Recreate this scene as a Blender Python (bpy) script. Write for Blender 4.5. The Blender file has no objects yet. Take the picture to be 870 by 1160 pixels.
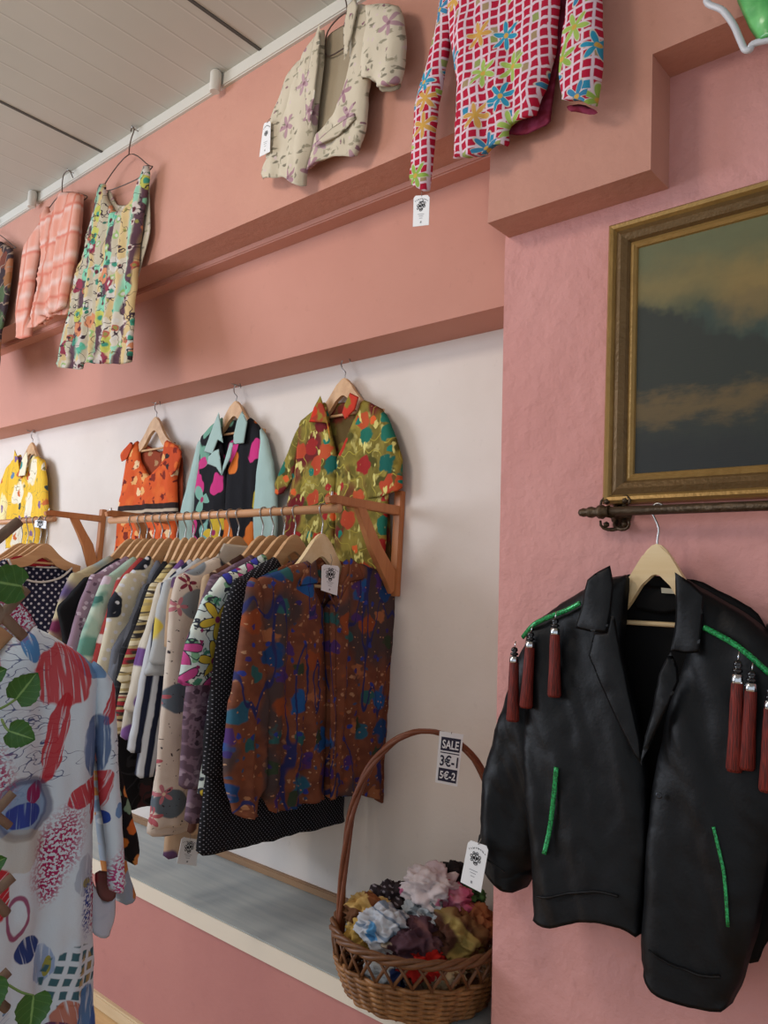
import bpy, bmesh, math, random
from mathutils import Vector, Matrix, noise
from mathutils.geometry import delaunay_2d_cdt
random.seed(7)
sc = bpy.context.scene
C = sc.collection
PI = math.pi
# ------------------------------------------------------------------ camera
TH, PI_, RO, FPX = 0.7271, 0.1152, 0.0547, 903.25
CAM = Vector((0, -1.55, 1.33))
r0 = Vector((math.cos(TH), math.sin(TH), 0))
Fw = Vector((-math.sin(TH)*math.cos(PI_), math.cos(TH)*math.cos(PI_), math.sin(PI_)))
U0 = Vector((math.sin(TH)*math.sin(PI_), -math.cos(TH)*math.sin(PI_), math.cos(PI_)))
Rt = math.cos(RO)*r0 + math.sin(RO)*U0
Up = math.cos(RO)*U0 - math.sin(RO)*r0
cd = bpy.data.cameras.new('camera'); cam = bpy.data.objects.new('camera', cd); C.objects.link(cam)
cam.matrix_world = Matrix(((Rt.x, Up.x, -Fw.x, CAM.x), (Rt.y, Up.y, -Fw.y, CAM.y), (Rt.z, Up.z, -Fw.z, CAM.z), (0, 0, 0, 1)))
cd.sensor_fit = 'HORIZONTAL'; cd.sensor_width = 36; cd.lens = FPX/870*36; cd.clip_start = .02
sc.camera = cam
def ray(px, py):
    return (Fw + Rt*((px-435)/FPX) - Up*((py-580)/FPX)).normalized()
def at(px, py, ax, v):                     # pixel -> point on the plane  axis = v
    d = ray(px, py); return CAM + d*((v-CAM[ax])/d[ax])
class Frame:                               # a vertical working plane: u along U, v up, n towards N
    def __init__(s, o, U, N):
        s.o = Vector(o); s.U = Vector(U).normalized(); s.N = Vector(N).normalized()
    def w(s, u, v, n=0):
        return s.o + s.U*u + Vector((0, 0, v)) + s.N*n
    def px(s, q, n=0):
        d = ray(*q); o = s.o + s.N*n
        p = CAM + d*((o-CAM).dot(s.N)/d.dot(s.N)) - s.o
        return (p.dot(s.U), p.z)
    def pxs(s, L, n=0):
        return [s.px(q, n) for q in L]
def FY(y): return Frame((0, y, 0), (1, 0, 0), (0, -1, 0))
def FX(x): return Frame((x, 0, 0), (0, 1, 0), (1, 0, 0))

# ------------------------------------------------------------------ materials
def lin(h, k=1.0):
    if not isinstance(h, str): return tuple(h)
    h = h.lstrip('#'); o = []
    for i in (0, 2, 4):
        c = int(h[i:i+2], 16)/255
        o.append(min(1, k*(c/12.92 if c <= .04045 else ((c+.055)/1.055)**2.4)))
    return tuple(o)
class NB:
    def __init__(s, name, coord='UV'):
        s.m = bpy.data.materials.new(name); s.m.use_nodes = True
        s.t = s.m.node_tree; s.n = s.t.nodes; s.l = s.t.links
        s.bs = s.n['Principled BSDF']
        tc = s.n.new('ShaderNodeTexCoord'); s.uv = tc.outputs[coord]; s.tc = tc
    def put(s, sock, v):
        if isinstance(v, bpy.types.NodeSocket): s.l.new(v, sock)
        elif isinstance(v, (tuple, list)):
            sock.default_value = tuple(v) + ((1,) if len(v) == 3 and len(sock.default_value) == 4 else ())
        else: sock.default_value = v
    def math(s, op, a, b=0.0, c=None):
        n = s.n.new('ShaderNodeMath'); n.operation = op
        s.put(n.inputs[0], a); s.put(n.inputs[1], b)
        if c is not None: s.put(n.inputs[2], c)
        return n.outputs[0]
    def vm(s, op, a, b=None, k=None):
        n = s.n.new('ShaderNodeVectorMath'); n.operation = op
        s.put(n.inputs[0], a)
        if b is not None: s.put(n.inputs[1], b)
        if k is not None: s.put(n.inputs['Scale'], k)
        return n.outputs['Value'] if op in ('LENGTH', 'DISTANCE', 'DOT_PRODUCT') else n.outputs[0]
    def map(s, v, sc_=(1, 1, 1), rot=0, loc=(0, 0, 0)):
        n = s.n.new('ShaderNodeMapping'); s.l.new(v, n.inputs[0])
        n.inputs['Location'].default_value = loc; n.inputs['Rotation'].default_value = (0, 0, rot); n.inputs['Scale'].default_value = sc_
        return n.outputs[0]
    def noise(s, v, scale, detail=2, rough=.5, out=0):
        n = s.n.new('ShaderNodeTexNoise'); s.l.new(v, n.inputs['Vector'])
        n.inputs['Scale'].default_value = scale; n.inputs['Detail'].default_value = detail; n.inputs['Roughness'].default_value = rough
        return n.outputs[out]
    def vor(s, v, scale, rand=1.0, feat='F1'):
        n = s.n.new('ShaderNodeTexVoronoi'); n.voronoi_dimensions = '2D'; n.feature = feat; s.l.new(v, n.inputs['Vector'])
        n.inputs['Scale'].default_value = scale; n.inputs['Randomness'].default_value = rand
        return n
    def step(s, x, lo, hi):
        n = s.n.new('ShaderNodeMapRange'); n.interpolation_type = 'SMOOTHSTEP'
        s.put(n.inputs['Value'], x); n.inputs['From Min'].default_value = lo; n.inputs['From Max'].default_value = hi
        return n.outputs[0]
    def below(s, x, thr, soft):            # 1 where x < thr
        n = s.n.new('ShaderNodeMapRange'); n.interpolation_type = 'SMOOTHSTEP'
        s.put(n.inputs['Value'], s.math('SUBTRACT', x, thr)); n.inputs['From Min'].default_value = -soft; n.inputs['From Max'].default_value = soft
        n.inputs['To Min'].default_value = 1; n.inputs['To Max'].default_value = 0
        return n.outputs[0]
    def mix(s, f, a, b):
        n = s.n.new('ShaderNodeMix'); n.data_type = 'RGBA'
        s.put(n.inputs[0], f); s.put(n.inputs[6], a); s.put(n.inputs[7], b)
        return n.outputs[2]
    def ramp(s, f, cols):
        if len(cols) == 1: return lin(cols[0])
        n = s.n.new('ShaderNodeValToRGB'); r = n.color_ramp; r.interpolation = 'CONSTANT'
        while len(r.elements) < len(cols): r.elements.new(.5)
        for i, c in enumerate(cols):
            r.elements[i].position = i/len(cols); r.elements[i].color = lin(c) + (1,)
        s.put(n.inputs[0], f); return n.outputs[0]
    def sep(s, v):
        n = s.n.new('ShaderNodeSeparateXYZ'); s.put(n.inputs[0], v); return n.outputs
    def warp(s, v, scale, amt):
        w = s.noise(v, scale, 1, .5, 1)
        return s.vm('ADD', v, s.vm('SCALE', s.vm('SUBTRACT', w, (.5, .5, .5)), k=amt))
    def bump(s, h, strength, dist=.01):
        n = s.n.new('ShaderNodeBump'); n.inputs['Strength'].default_value = strength; n.inputs['Distance'].default_value = dist
        s.put(n.inputs['Height'], h); s.l.new(n.outputs[0], s.bs.inputs['Normal'])
    def done(s, col, rough=.85, spec=.25, metal=0):
        s.put(s.bs.inputs['Base Color'], col); s.put(s.bs.inputs['Roughness'], rough)
        s.bs.inputs['Specular IOR Level'].default_value = spec; s.bs.inputs['Metallic'].default_value = metal
        return s.m
def L_noise(b, v, c, scale, thr, soft, col, stretch=(1, 1), seed=0, detail=2):
    f = b.noise(b.map(v, (stretch[0], stretch[1], 1), 0, (seed*3.7, seed*1.3, seed)), scale, detail)
    return b.mix(b.step(f, thr-soft, thr+soft), c, lin(col))
def L_lines(b, v, c, scale, w, col, stretch=(1, 1), seed=0, detail=1):
    f = b.noise(b.map(v, (stretch[0], stretch[1], 1), 0, (seed*3.7, seed*1.3, seed)), scale, detail)
    return b.mix(b.below(b.math('ABSOLUTE', b.math('SUBTRACT', f, .5)), w, w*.4), c, lin(col))
def L_cells(b, v, c, scale, rad, cols, frac=1.0, rand=1.0, seed=0, wob=.15, stretch=(1, 1), soft=.04, wsc=3.0):
    q = b.map(v, (stretch[0], stretch[1], 1), 0, (seed*3.71, seed*1.37, 0))
    n = b.vor(q, scale, rand); r = b.sep(n.outputs['Color'])
    d = b.math('ADD', n.outputs['Distance'], b.math('MULTIPLY', b.math('SUBTRACT', b.noise(q, scale*wsc, 1), .5), wob*2))
    m = b.math('MULTIPLY', b.below(d, rad, soft), b.math('LESS_THAN', r[1], frac))
    return b.mix(m, c, b.ramp(r[0], cols))
def L_dots(b, v, c, scale, rad, col, rot=.785, rand=0.0):
    n = b.vor(b.map(v, (1, 1, 1), rot), scale, rand)
    return b.mix(b.below(n.outputs['Distance'], rad, .05), c, lin(col))
def L_flower(b, v, c, scale, npet, size, cols, frac=1.0, center='#f0c040', rand=.8, seed=0, outline=None):
    q = b.map(v, (1, 1, 1), 0, (seed*3.71, seed*1.37, 0))
    n = b.vor(q, scale, rand); r = b.sep(n.outputs['Color'])
    d = b.vm('SCALE', b.vm('SUBTRACT', q, n.outputs['Position']), k=scale); s_ = b.sep(d)
    rr = b.math('SQRT', b.math('ADD', b.math('MULTIPLY', s_[0], s_[0]), b.math('MULTIPLY', s_[1], s_[1])))
    a = b.math('ADD', b.math('MULTIPLY', b.math('ARCTAN2', s_[1], s_[0]), npet), b.math('MULTIPLY', r[2], 6.28))
    pet = b.math('MULTIPLY', b.math('MULTIPLY_ADD', b.math('COSINE', a), .38, .62), size)
    on = b.math('LESS_THAN', r[1], frac)
    col = b.ramp(r[0], cols)
    if outline: c = b.mix(b.math('MULTIPLY', on, b.below(rr, b.math('MULTIPLY_ADD', pet, 1.0, size*.12), .02)), c, lin(outline))
    c = b.mix(b.math('MULTIPLY', on, b.below(rr, pet, .02)), c, col)
    return b.mix(b.math('MULTIPLY', on, b.below(rr, size*.17, .02)), c, lin(center))
def L_stripes(b, v, c, freq, duty, col, ang=0.0, wob=0.0, soft=.05):
    q = b.warp(v, 6, wob) if wob else v
    x = b.sep(b.map(q, (1, 1, 1), ang))[0]
    f = b.math('ABSOLUTE', b.math('SUBTRACT', b.math('FRACT', b.math('MULTIPLY', x, freq)), .5))
    return b.mix(b.below(f, duty*.5, soft), c, lin(col))
def L_grid(b, v, c, size, lw, col, sq=(), frac=.1, wob=.012):
    q = b.warp(v, 9, wob) if wob else v
    s_ = b.sep(b.vm('SCALE', q, k=1/size))
    if sq:
        fl = b.n.new('ShaderNodeCombineXYZ'); b.put(fl.inputs[0], b.math('FLOOR', s_[0])); b.put(fl.inputs[1], b.math('FLOOR', s_[1]))
        wn = b.n.new('ShaderNodeTexWhiteNoise'); wn.noise_dimensions = '2D'; b.l.new(fl.outputs[0], wn.inputs['Vector'])
        r = b.sep(wn.outputs['Color'])
        c = b.mix(b.math('LESS_THAN', r[1], frac), c, b.ramp(r[0], sq))
    m = None
    for k in (0, 1):
        f = b.math('ABSOLUTE', b.math('SUBTRACT', b.math('FRACT', s_[k]), .5))
        g = b.below(b.math('SUBTRACT', .5, f), lw*.5, .04)
        m = g if m is None else b.math('MAXIMUM', m, g)
    return b.mix(m, c, lin(col))
def L_blob(b, v, c, ctr, rad, ang, col, tex=None, k=1.0, wob=.25):
    d = b.map(b.vm('SUBTRACT', v, (ctr[0], ctr[1], 0)), (1, 1, 1), -ang)
    e = b.vm('LENGTH', b.vm('MULTIPLY', d, (1/rad[0], 1/rad[1], 0)))
    e = b.math('ADD', e, b.math('MULTIPLY', b.math('SUBTRACT', b.noise(v, 28, 2), .5), wob*2))
    m = b.below(e, 1.0, .05)
    if tex == 'hatch':
        h = b.noise(b.map(d, (190, 9, 1)), 1.0, 2)
        m = b.math('MULTIPLY', m, b.math('MULTIPLY_ADD', b.step(h, .36, .46), .8, .2))
    elif tex == 'speck':
        h = b.noise(v, 210, 2); m = b.math('MULTIPLY', b.below(e, 1.1, .5), b.step(h, .47, .53))
    elif tex == 'grid':
        s_ = b.sep(b.vm('SCALE', d, k=52))
        f = b.math('MAXIMUM', b.math('ABSOLUTE', b.math('SUBTRACT', b.math('FRACT', s_[0]), .5)), b.math('ABSOLUTE', b.math('SUBTRACT', b.math('FRACT', s_[1]), .5)))
        m = b.math('MULTIPLY', m, b.below(f, .3, .05))
    elif tex == 'ring':
        m = b.below(b.math('ABSOLUTE', b.math('SUBTRACT', e, .85)), .12, .05)
    elif tex == 'scrib':
        h = b.noise(b.map(d, (26, 60, 1)), 1.0, 1.5)
        m = b.math('MULTIPLY', b.below(e, 1, .1), b.below(b.math('ABSOLUTE', b.math('SUBTRACT', h, .5)), .011, .008))
    return b.mix(b.math('MULTIPLY', m, k), c, lin(col))
def L_band(b, v, c, v0, v1, col, soft=.002):
    y = b.sep(b.warp(v, 12, .01))[1]
    return b.mix(b.math('MULTIPLY', b.step(y, v0-soft, v0+soft), b.below(y, v1, soft)), c, lin(col))
LAY = dict(noise=L_noise, lines=L_lines, cells=L_cells, dots=L_dots, flower=L_flower, stripes=L_stripes, grid=L_grid, blob=L_blob, band=L_band)
def fab(name, base, layers=(), rough=.85, bump=.12, spec=.2):
    b = NB(name); c = lin(base)
    for L in layers: c = LAY[L[0]](b, b.uv, c, *L[1:])
    # soft shade variation of the weave
    h = b.noise(b.uv, 420, 2)
    if bump: b.bump(b.math('ADD', h, b.math('MULTIPLY', b.noise(b.map(b.uv, (1, .35, 1)), 38, 3), 6)), bump, .004)
    return b.done(c, rough, spec)
def plain(name, col, rough=.6, spec=.4, metal=0, bump=0, bscale=60, var=0, vscale=8):
    b = NB(name, 'Object'); c = lin(col)
    if var: c = b.mix(b.noise(b.uv, vscale, 3), lin(col, 1-var), lin(col, 1+var))
    if bump: b.bump(b.noise(b.uv, bscale, 4), bump, .01)
    return b.done(c, rough, spec, metal)
def wood(name, c0, c1, ax=0, rough=.5, sc_=30):
    b = NB(name, 'Object'); k = [sc_, sc_, sc_]; k[ax] = sc_*.08
    f = b.noise(b.map(b.uv, tuple(k)), 1.0, 4, .6)
    return b.done(b.mix(b.step(f, .3, .7), lin(c0), lin(c1)), rough, .35)

# ------------------------------------------------------------------ object helpers
def tag(o, label=None, cat=None, group=None, kind=None):
    if label: o['label'] = label
    if cat: o['category'] = cat
    if group: o['group'] = group
    if kind: o['kind'] = kind
    return o
def thing(name, label, cat, loc, group=None):
    o = bpy.data.objects.new(name, None); C.objects.link(o); o.location = loc; o.empty_display_size = .05
    return tag(o, label, cat, group)
def wloc(o):
    p = Vector((0, 0, 0))
    while o is not None: p += Vector(o.location); o = o.parent
    return p
def link(name, me, mat, parent=None, loc=None):
    o = bpy.data.objects.new(name, me); C.objects.link(o)
    if mat is not None and not me.materials: me.materials.append(mat)
    if parent is not None: o.parent = parent
    elif loc is not None: o.location = loc
    return o
def obj(name, bm, mat, parent=None, smooth=True, loc=None, angle=None):
    """bm in world coordinates -> one mesh object"""
    off = wloc(parent) if parent is not None else Vector(loc) if loc is not None else Vector((0, 0, 0))
    if parent is None and loc is None:
        xs = [v.co for v in bm.verts]
        off = Vector(((min(v.x for v in xs)+max(v.x for v in xs))/2, (min(v.y for v in xs)+max(v.y for v in xs))/2, min(v.z for v in xs)))
    bmesh.ops.translate(bm, verts=bm.verts, vec=-off)
    bmesh.ops.recalc_face_normals(bm, faces=bm.faces)
    me = bpy.data.meshes.new(name); bm.to_mesh(me); bm.free()
    if smooth:
        for p in me.polygons: p.use_smooth = True
        if angle: me.set_sharp_from_angle(angle=angle)
    return link(name, me, mat, parent, off if parent is None else None)
def box(bm, lo, hi, bev=0):
    r = bmesh.ops.create_cube(bm, size=1)
    vs = r['verts']
    for v in vs:
        v.co = Vector(((lo[i]+hi[i])/2 + v.co[i]*(hi[i]-lo[i]) for i in range(3)))
    if bev:
        es = list({e for v in vs for e in v.link_edges})
        bmesh.ops.bevel(bm, geom=es, offset=bev, segments=2, affect='EDGES')
    return bm
def prism(bm, pts, F, n0, n1, bev=0):
    a = [bm.verts.new(F.w(u, v, n0)) for u, v in pts]; c = [bm.verts.new(F.w(u, v, n1)) for u, v in pts]
    k = len(pts); fs = [bm.faces.new(a), bm.faces.new(c[::-1])]
    for i in range(k): fs.append(bm.faces.new((a[i], a[(i+1) % k], c[(i+1) % k], c[i])))
    if bev:
        es = [e for e in set(fs[0].edges) | set(fs[1].edges)]
        bmesh.ops.bevel(bm, geom=es, offset=bev, segments=2, affect='EDGES')
    return bm
def spline(P, n=8, closed=False):
    P = [Vector(p) for p in P]; o = []; k = len(P)
    for i in range(k if closed else k-1):
        p0 = P[(i-1) % k] if closed or i > 0 else P[i]; p1 = P[i]; p2 = P[(i+1) % k]
        p3 = P[(i+2) % k] if closed or i+2 < k else P[(i+1) % k]
        for j in range(n):
            t = j/n
            o.append(.5*((2*p1)+(p2-p0)*t+(2*p0-5*p1+4*p2-p3)*t*t+(3*p1-p0-3*p2+p3)*t**3))
    if not closed: o.append(P[-1])
    return o
def tube(bm, P, rad, sides=8, closed=False, flat=1.0):
    P = [Vector(p) for p in P]; k = len(P); rings = []; prev = None
    for i in range(k):
        if closed: t = P[(i+1) % k]-P[i-1]
        else: t = P[min(i+1, k-1)]-P[max(i-1, 0)]
        t.normalize()
        if prev is None:
            a = Vector((0, 0, 1)) if abs(t.z) < .9 else Vector((1, 0, 0))
            prev = (a - t*a.dot(t)).normalized()
        x = (prev - t*prev.dot(t)).normalized(); prev = x; y = t.cross(x)
        r = rad[i] if isinstance(rad, (list, tuple)) else rad
        rings.append([bm.verts.new(P[i] + x*(r*math.cos(2*PI*j/sides)) + y*(r*flat*math.sin(2*PI*j/sides))) for j in range(sides)])
    for i in range(k if closed else k-1):
        A, B = rings[i], rings[(i+1) % k]
        for j in range(sides): bm.faces.new((A[j], A[(j+1) % sides], B[(j+1) % sides], B[j]))
    if not closed:
        bm.faces.new(rings[0][::-1]); bm.faces.new(rings[-1])
    return bm
def resample(poly, step):
    o = []; k = len(poly)
    for i in range(k):
        a, b = poly[i], poly[(i+1) % k]; d = math.dist(a, b); n = max(1, round(d/step))
        for j in range(n): o.append((a[0]+(b[0]-a[0])*j/n, a[1]+(b[1]-a[1])*j/n))
    return o
def inside(p, poly):
    x, y = p; c = False; k = len(poly); j = k-1
    for i in range(k):
        xi, yi = poly[i]; xj, yj = poly[j]
        if (yi > y) != (yj > y) and x < (xj-xi)*(y-yi)/(yj-yi)+xi: c = not c
        j = i
    return c
def bdist(p, poly):
    m = 9.; k = len(poly); x, y = p
    for i in range(k):
        ax, ay = poly[i]; bx, by = poly[(i+1) % k]; dx, dy = bx-ax, by-ay; L = dx*dx+dy*dy
        t = 0 if L == 0 else max(0, min(1, ((x-ax)*dx+(y-ay)*dy)/L))
        d = (ax+dx*t-x)**2+(ay+dy*t-y)**2
        if d < m: m = d
    return math.sqrt(m)
SEED = [0]
def bdist2(p, segs):
    m = 9.; x, y = p
    for ax, ay, dx, dy, L in segs:
        t = ((x-ax)*dx+(y-ay)*dy)/L
        t = 0 if t < 0 else 1 if t > 1 else t
        d = (ax+dx*t-x)**2+(ay+dy*t-y)**2
        if d < m: m = d
    return math.sqrt(m)
KT = .52
def panel(name, poly, F, mat, parent=None, T=.02, n0=0.0, fold=.006, ff=(16, 2.0), puff=.028, res=.014, tb=.12, nfun=None, label=None, wob=.002, uvo=(0, 0), round_=1, hem=True, flare=1.0):
    """a draped closed piece of cloth whose outline is poly (u, v) on frame F; its hem stays open-edged"""
    SEED[0] += 1; sd = SEED[0]*7.31; T *= KT
    if name in ('collar', 'lapel', 'shawl_lapel', 'pocket_flap', 'placket'):      # crisp flat pieces
        round_ = 0; wob = 0; T = .0022; puff = .004; hem = False; n0 += .003; tb = .05
    for _ in range(round_):                                  # soften the corners
        q = []; k = len(poly)
        for i in range(k):
            a, b = poly[i], poly[(i+1) % k]
            d = max(1e-6, math.dist(a, b)); t = min(.25, .009/d)
            q.append((a[0]+(b[0]-a[0])*t, a[1]+(b[1]-a[1])*t)); q.append((a[0]+(b[0]-a[0])*(1-t), a[1]+(b[1]-a[1])*(1-t)))
        poly = q
    ar = sum(poly[i][0]*poly[(i+1) % len(poly)][1]-poly[(i+1) % len(poly)][0]*poly[i][1] for i in range(len(poly)))
    if ar < 0: poly = poly[::-1]
    bd = resample(poly, res*.8)
    if wob: bd = [(u+wob*noise.noise((u*30, v*30, sd)), v+wob*noise.noise((u*30, v*30, sd+9))) for u, v in bd]
    us = [p[0] for p in bd]; vs = [p[1] for p in bd]; nb = len(bd); vt = max(vs); vb = min(vs)
    segs = []; alls = []
    for i in range(nb):
        (ax, ay), (bx, by) = bd[i], bd[(i+1) % nb]; dx, dy = bx-ax, by-ay; L = dx*dx+dy*dy
        if L < 1e-12: continue
        alls.append((ax, ay, dx, dy, L))
        if not (hem and dx/math.sqrt(L) > .58 and ay < vt-.35*(vt-vb)): segs.append(alls[-1])
    pts = [Vector(p) for p in bd]; row = 0; v = min(vs); ho = res*.55; last = None
    for i in range(nb):                                      # an even ring just inside the outline
        (ax, ay), (bx, by) = bd[i-1], bd[(i+1) % nb]; dx, dy = bx-ax, by-ay; L = math.hypot(dx, dy)
        if L < 1e-9: continue
        q = (bd[i][0]-dy/L*ho, bd[i][1]+dx/L*ho)
        if inside(q, bd) and bdist2(q, alls) > ho*.8 and (last is None or math.dist(q, last) > res*.3): pts.append(Vector(q)); last = q
    while v < max(vs):
        u = min(us) + (res*.5 if row % 2 else 0)
        while u < max(us):
            if inside((u, v), bd) and bdist2((u, v), alls) > res*1.15: pts.append(Vector((u, v)))
            u += res
        v += res*.87; row += 1
    dist = [bdist2(p, segs) for p in pts]
    ov, oe, of, ovi, oei, ofi = delaunay_2d_cdt(pts, [(i, (i+1) % nb) for i in range(nb)], [], 1, 1e-7, True)
    of = [f for f in of if inside(((ov[f[0]].x+ov[f[1]].x+ov[f[2]].x)/3, (ov[f[0]].y+ov[f[1]].y+ov[f[2]].y)/3), bd)]
    bm = bmesh.new(); uvl = bm.loops.layers.uv.new('UVMap')
    fr = []; bk = []; isb = []
    for i, p in enumerate(ov):
        src = ovi[i][0] if ovi[i] else 0
        e = src < nb; isb.append(e); d = dist[src]
        t = min(1, d/puff); prof = math.sqrt(max(0, 1-(1-t)**2))
        dn = (.35+.65*(vt-p.y)/max(.01, vt-vb))
        w = noise.noise((p.x*ff[0]+sd, p.y*ff[1]+.35*p.x*ff[0], sd)) + .9*(.28-abs(noise.noise((p.x*ff[0]*1.6+p.y*2, p.y*ff[1]*1.5+p.x*4, sd+5)))) + .35*noise.noise((p.x*24, p.y*19, sd+2)) + .3*(.25-abs(noise.noise((p.x*40+p.y*14, p.y*26, sd+4))))
        g = fold*w*dn*1.8
        n = n0 + T*prof + g*(.5+.5*t)
        ex = nfun(p.x, p.y) if nfun else 0
        fr.append(bm.verts.new(F.w(p.x, p.y, n+ex)))
        bk.append(fr[-1] if e else bm.verts.new(F.w(p.x, p.y, min(n0 - T*tb*prof + g*.3, n-.0015) + ex)))
    for f in of:
        for L in (fr, bk):
            if L is bk and all(isb[i] for i in f): continue
            ff_ = f if L is fr else f[::-1]
            try: fc = bm.faces.new([L[i] for i in ff_])
            except ValueError: continue
            for lp, i in zip(fc.loops, ff_): lp[uvl].uv = (ov[i].x+uvo[0], ov[i].y+uvo[1])
    bmesh.ops.delete(bm, geom=[x for x in bm.verts if not x.link_faces], context='VERTS')
    o = obj(name, bm, mat, parent)
    if label: o['label'] = label
    return o
def lathe(bm, prof, ctr, axis=(0, 0, 1), sides=16):
    z = Vector(axis).normalized(); a = Vector((1, 0, 0)) if abs(z.x) < .9 else Vector((0, 1, 0))
    x = (a-z*a.dot(z)).normalized(); y = z.cross(x); rings = []
    for r, h in prof:
        rings.append([bm.verts.new(Vector(ctr)+z*h+x*(r*math.cos(2*PI*j/sides))+y*(r*math.sin(2*PI*j/sides))) for j in range(sides)])
    for A, B in zip(rings, rings[1:]):
        for j in range(sides): bm.faces.new((A[j], A[(j+1) % sides], B[(j+1) % sides], B[j]))
    bm.faces.new(rings[0][::-1]); bm.faces.new(rings[-1])
    return bm
# ------------------------------------------------------------------ the setting
YA, YB, YC = -.092, .143, .287
ZC = 3.06
def plaster(name, col, col2, bs=30, amt=.5, big=1.2):
    b = NB(name, 'Object')
    f = b.noise(b.uv, 2.2, 4, .6); g = b.noise(b.uv, 26, 4, .65)
    c = b.mix(b.step(f, .3, .7), lin(col), lin(col2))
    c = b.mix(b.math('MULTIPLY', b.step(g, .62, .72), .25), c, lin(col2, .8))
    h = b.math('ADD', b.noise(b.uv, bs, 5, .6), b.math('MULTIPLY', b.noise(b.uv, bs*.28, 3, .5), big))
    b.bump(h, amt, .012)
    return b.done(c, .8, .25)
M_up = plaster('pink plaster upper', '#C4917F', '#BE8A7A', 34, .22)
M_mid = plaster('pink plaster fascia', '#C68F7F', '#C18A7A', 30, .10)
M_pil = plaster('pink rough plaster', '#D29A94', '#CB918B', 26, .55, 2.0)
M_low = plaster('pink lower wall', '#B98079', '#B17873', 40, .10)
M_wht = plaster('white recess plaster', '#DDD4CC', '#D6CCC3', 20, .10)
M_trim = plain('white painted trim', '#C9C6BC', .55, .3, bump=.05)
def setting(name, bm, m, angle=.6):
    o = obj(name, bm, m, None, True, None, angle); return tag(o, kind='structure')
def wallpoly(name, pts, y0, y1, m, bev=.006):
    bm = bmesh.new(); prism(bm, pts, FY(0), -y0, -y1, bev); return setting(name, bm, m)
zA = at(300, 243, 1, YA).z
zA = (at(165, 303, 1, YA).z+at(440, 181, 1, YA).z)/2
bl = at(552.5, 250, 1, YA); br = at(737, 195, 1, YA); nt = at(747, 58, 1, YA)
xB0, xB1, zBk, zN = bl.x, br.x, (bl.z+br.z)/2, nt.z
wallpoly('wall_upper', [(-10, zA), (xB0, zA), (xB0, zBk), (xB1, zBk), (xB1, zN), (3, zN), (3, ZC+.03), (-10, ZC+.03)], YA, .36, M_up, 0)
zB = (at(0, 486, 1, YB).z+at(568, 345, 1, YB).z)/2
xpT = at(572.5, 268, 1, 0).x; xpB = at(550, 1160, 1, 0).x
bm = bmesh.new(); prism(bm, [(YB, zB), (.36, zB), (.36, 2.6), (.07, 2.6), (.07, zA-.02)], FX(0), -10, -.95); setting('wall_middle', bm, M_mid)
wallpoly('wall_back', [(-10, -.02), (-.9, -.02), (-.9, 2.3), (-10, 2.3)], YC, .36, M_wht, 0)
wallpoly('wall_right', [(xpB+.02, -.02), (3, -.02), (3, 2.6), (xpT, 2.6), (xpT, 2.2)], 0, .36, M_pil, .008)
bm = bmesh.new(); box(bm, (-10, .014, zA-.02), (-1.0, .16, zA+.02), .004); setting('trim_1', bm, M_mid)
ztr = at(195, 133, 1, YA-.012).z
bm = bmesh.new(); box(bm, (-10, YA-.014, ZC-.045), (3, YA+.02, ZC+.01), .004); setting('trim_2', bm, M_trim)
# shelf and lower wall
ZS = .432; YS = -.062; zR = at(280, 1079, 1, YS).z
wallpoly('wall_lower', [(-10, -.02), (xpB-.005, -.02), (xpB-.005, zR), (-10, zR)], YS+.004, .3, M_low, .002)
b = NB('pale painted shelf board', 'Object')
c = b.mix(b.step(b.noise(b.map(b.uv, (1, 14, 1)), 3, 4, .6), .3, .7), lin('#A9B0AF'), lin('#B9BDB9'))
M_shelf = b.done(c, .42, .4)
b = NB('cream shelf edge', 'Object'); M_edge = b.done(lin('#D8CFBE'), .6, .3)
bm = bmesh.new(); box(bm, (-10, YS, zR), (xpB-.006, YC+.01, ZS), .003)
sh = obj('display_shelf', bm, M_shelf, None, True, None, .6)
tag(sh, 'long pale grey built-in shelf board below the hanging clothes', 'shelf')
bm = bmesh.new(); box(bm, (-10, YS-.004, zR), (xpB-.006, YS+.001, ZS-.001), .001)
obj('front_edge', bm, M_edge, sh, False)['label'] = 'cream front edge of the shelf'
bm = bmesh.new(); box(bm, (-10, YC-.016, ZS-.002), (xpB-.006, YC+.004, ZS+.022), .003)
setting('trim_3', bm, wood('brown batten', '#8C6A4C', '#A07C5A', 0))
b = NB('light wood floor', 'Object')
q = b.sep(b.uv); f = b.math('ABSOLUTE', b.math('SUBTRACT', b.math('FRACT', b.math('MULTIPLY', q[1], 7)), .5))
c = b.mix(b.step(b.noise(b.map(b.uv, (2, 30, 1)), 1.5, 4), .3, .7), lin('#C79F6C'), lin('#D7B27F'))
M_floor = b.done(b.mix(b.below(b.math('SUBTRACT', .5, f), .012, .008), c, lin('#7d5a35')), .4, .4)
bm = bmesh.new(); box(bm, (-10, -4.2, -.1), (3, .1, 0)); setting('floor', bm, M_floor)
bm = bmesh.new(); box(bm, (-10, YS-.012, 0), (xpB-.005, YS+.01, .04), .005); setting('baseboard_back', bm, wood('pale wood baseboard', '#CDB48E', '#D8C29E', 0))
b = NB('grey ceiling boards', 'Object')
q = b.sep(b.uv); f = b.math('FRACT', b.math('MULTIPLY', q[0], 8.5))
c = b.mix(b.noise(b.uv, 3, 3), lin('#B4B3A9'), lin('#C1C0B7'))
c = b.mix(b.math('MULTIPLY', b.below(f, .035, .012), .35), c, lin('#DAD8D2'))
c = b.mix(b.math('MULTIPLY', b.math('MULTIPLY', b.below(f, .09, .012), b.step(f, .035, .05)), .2), c, lin('#7f7d78'))
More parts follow.
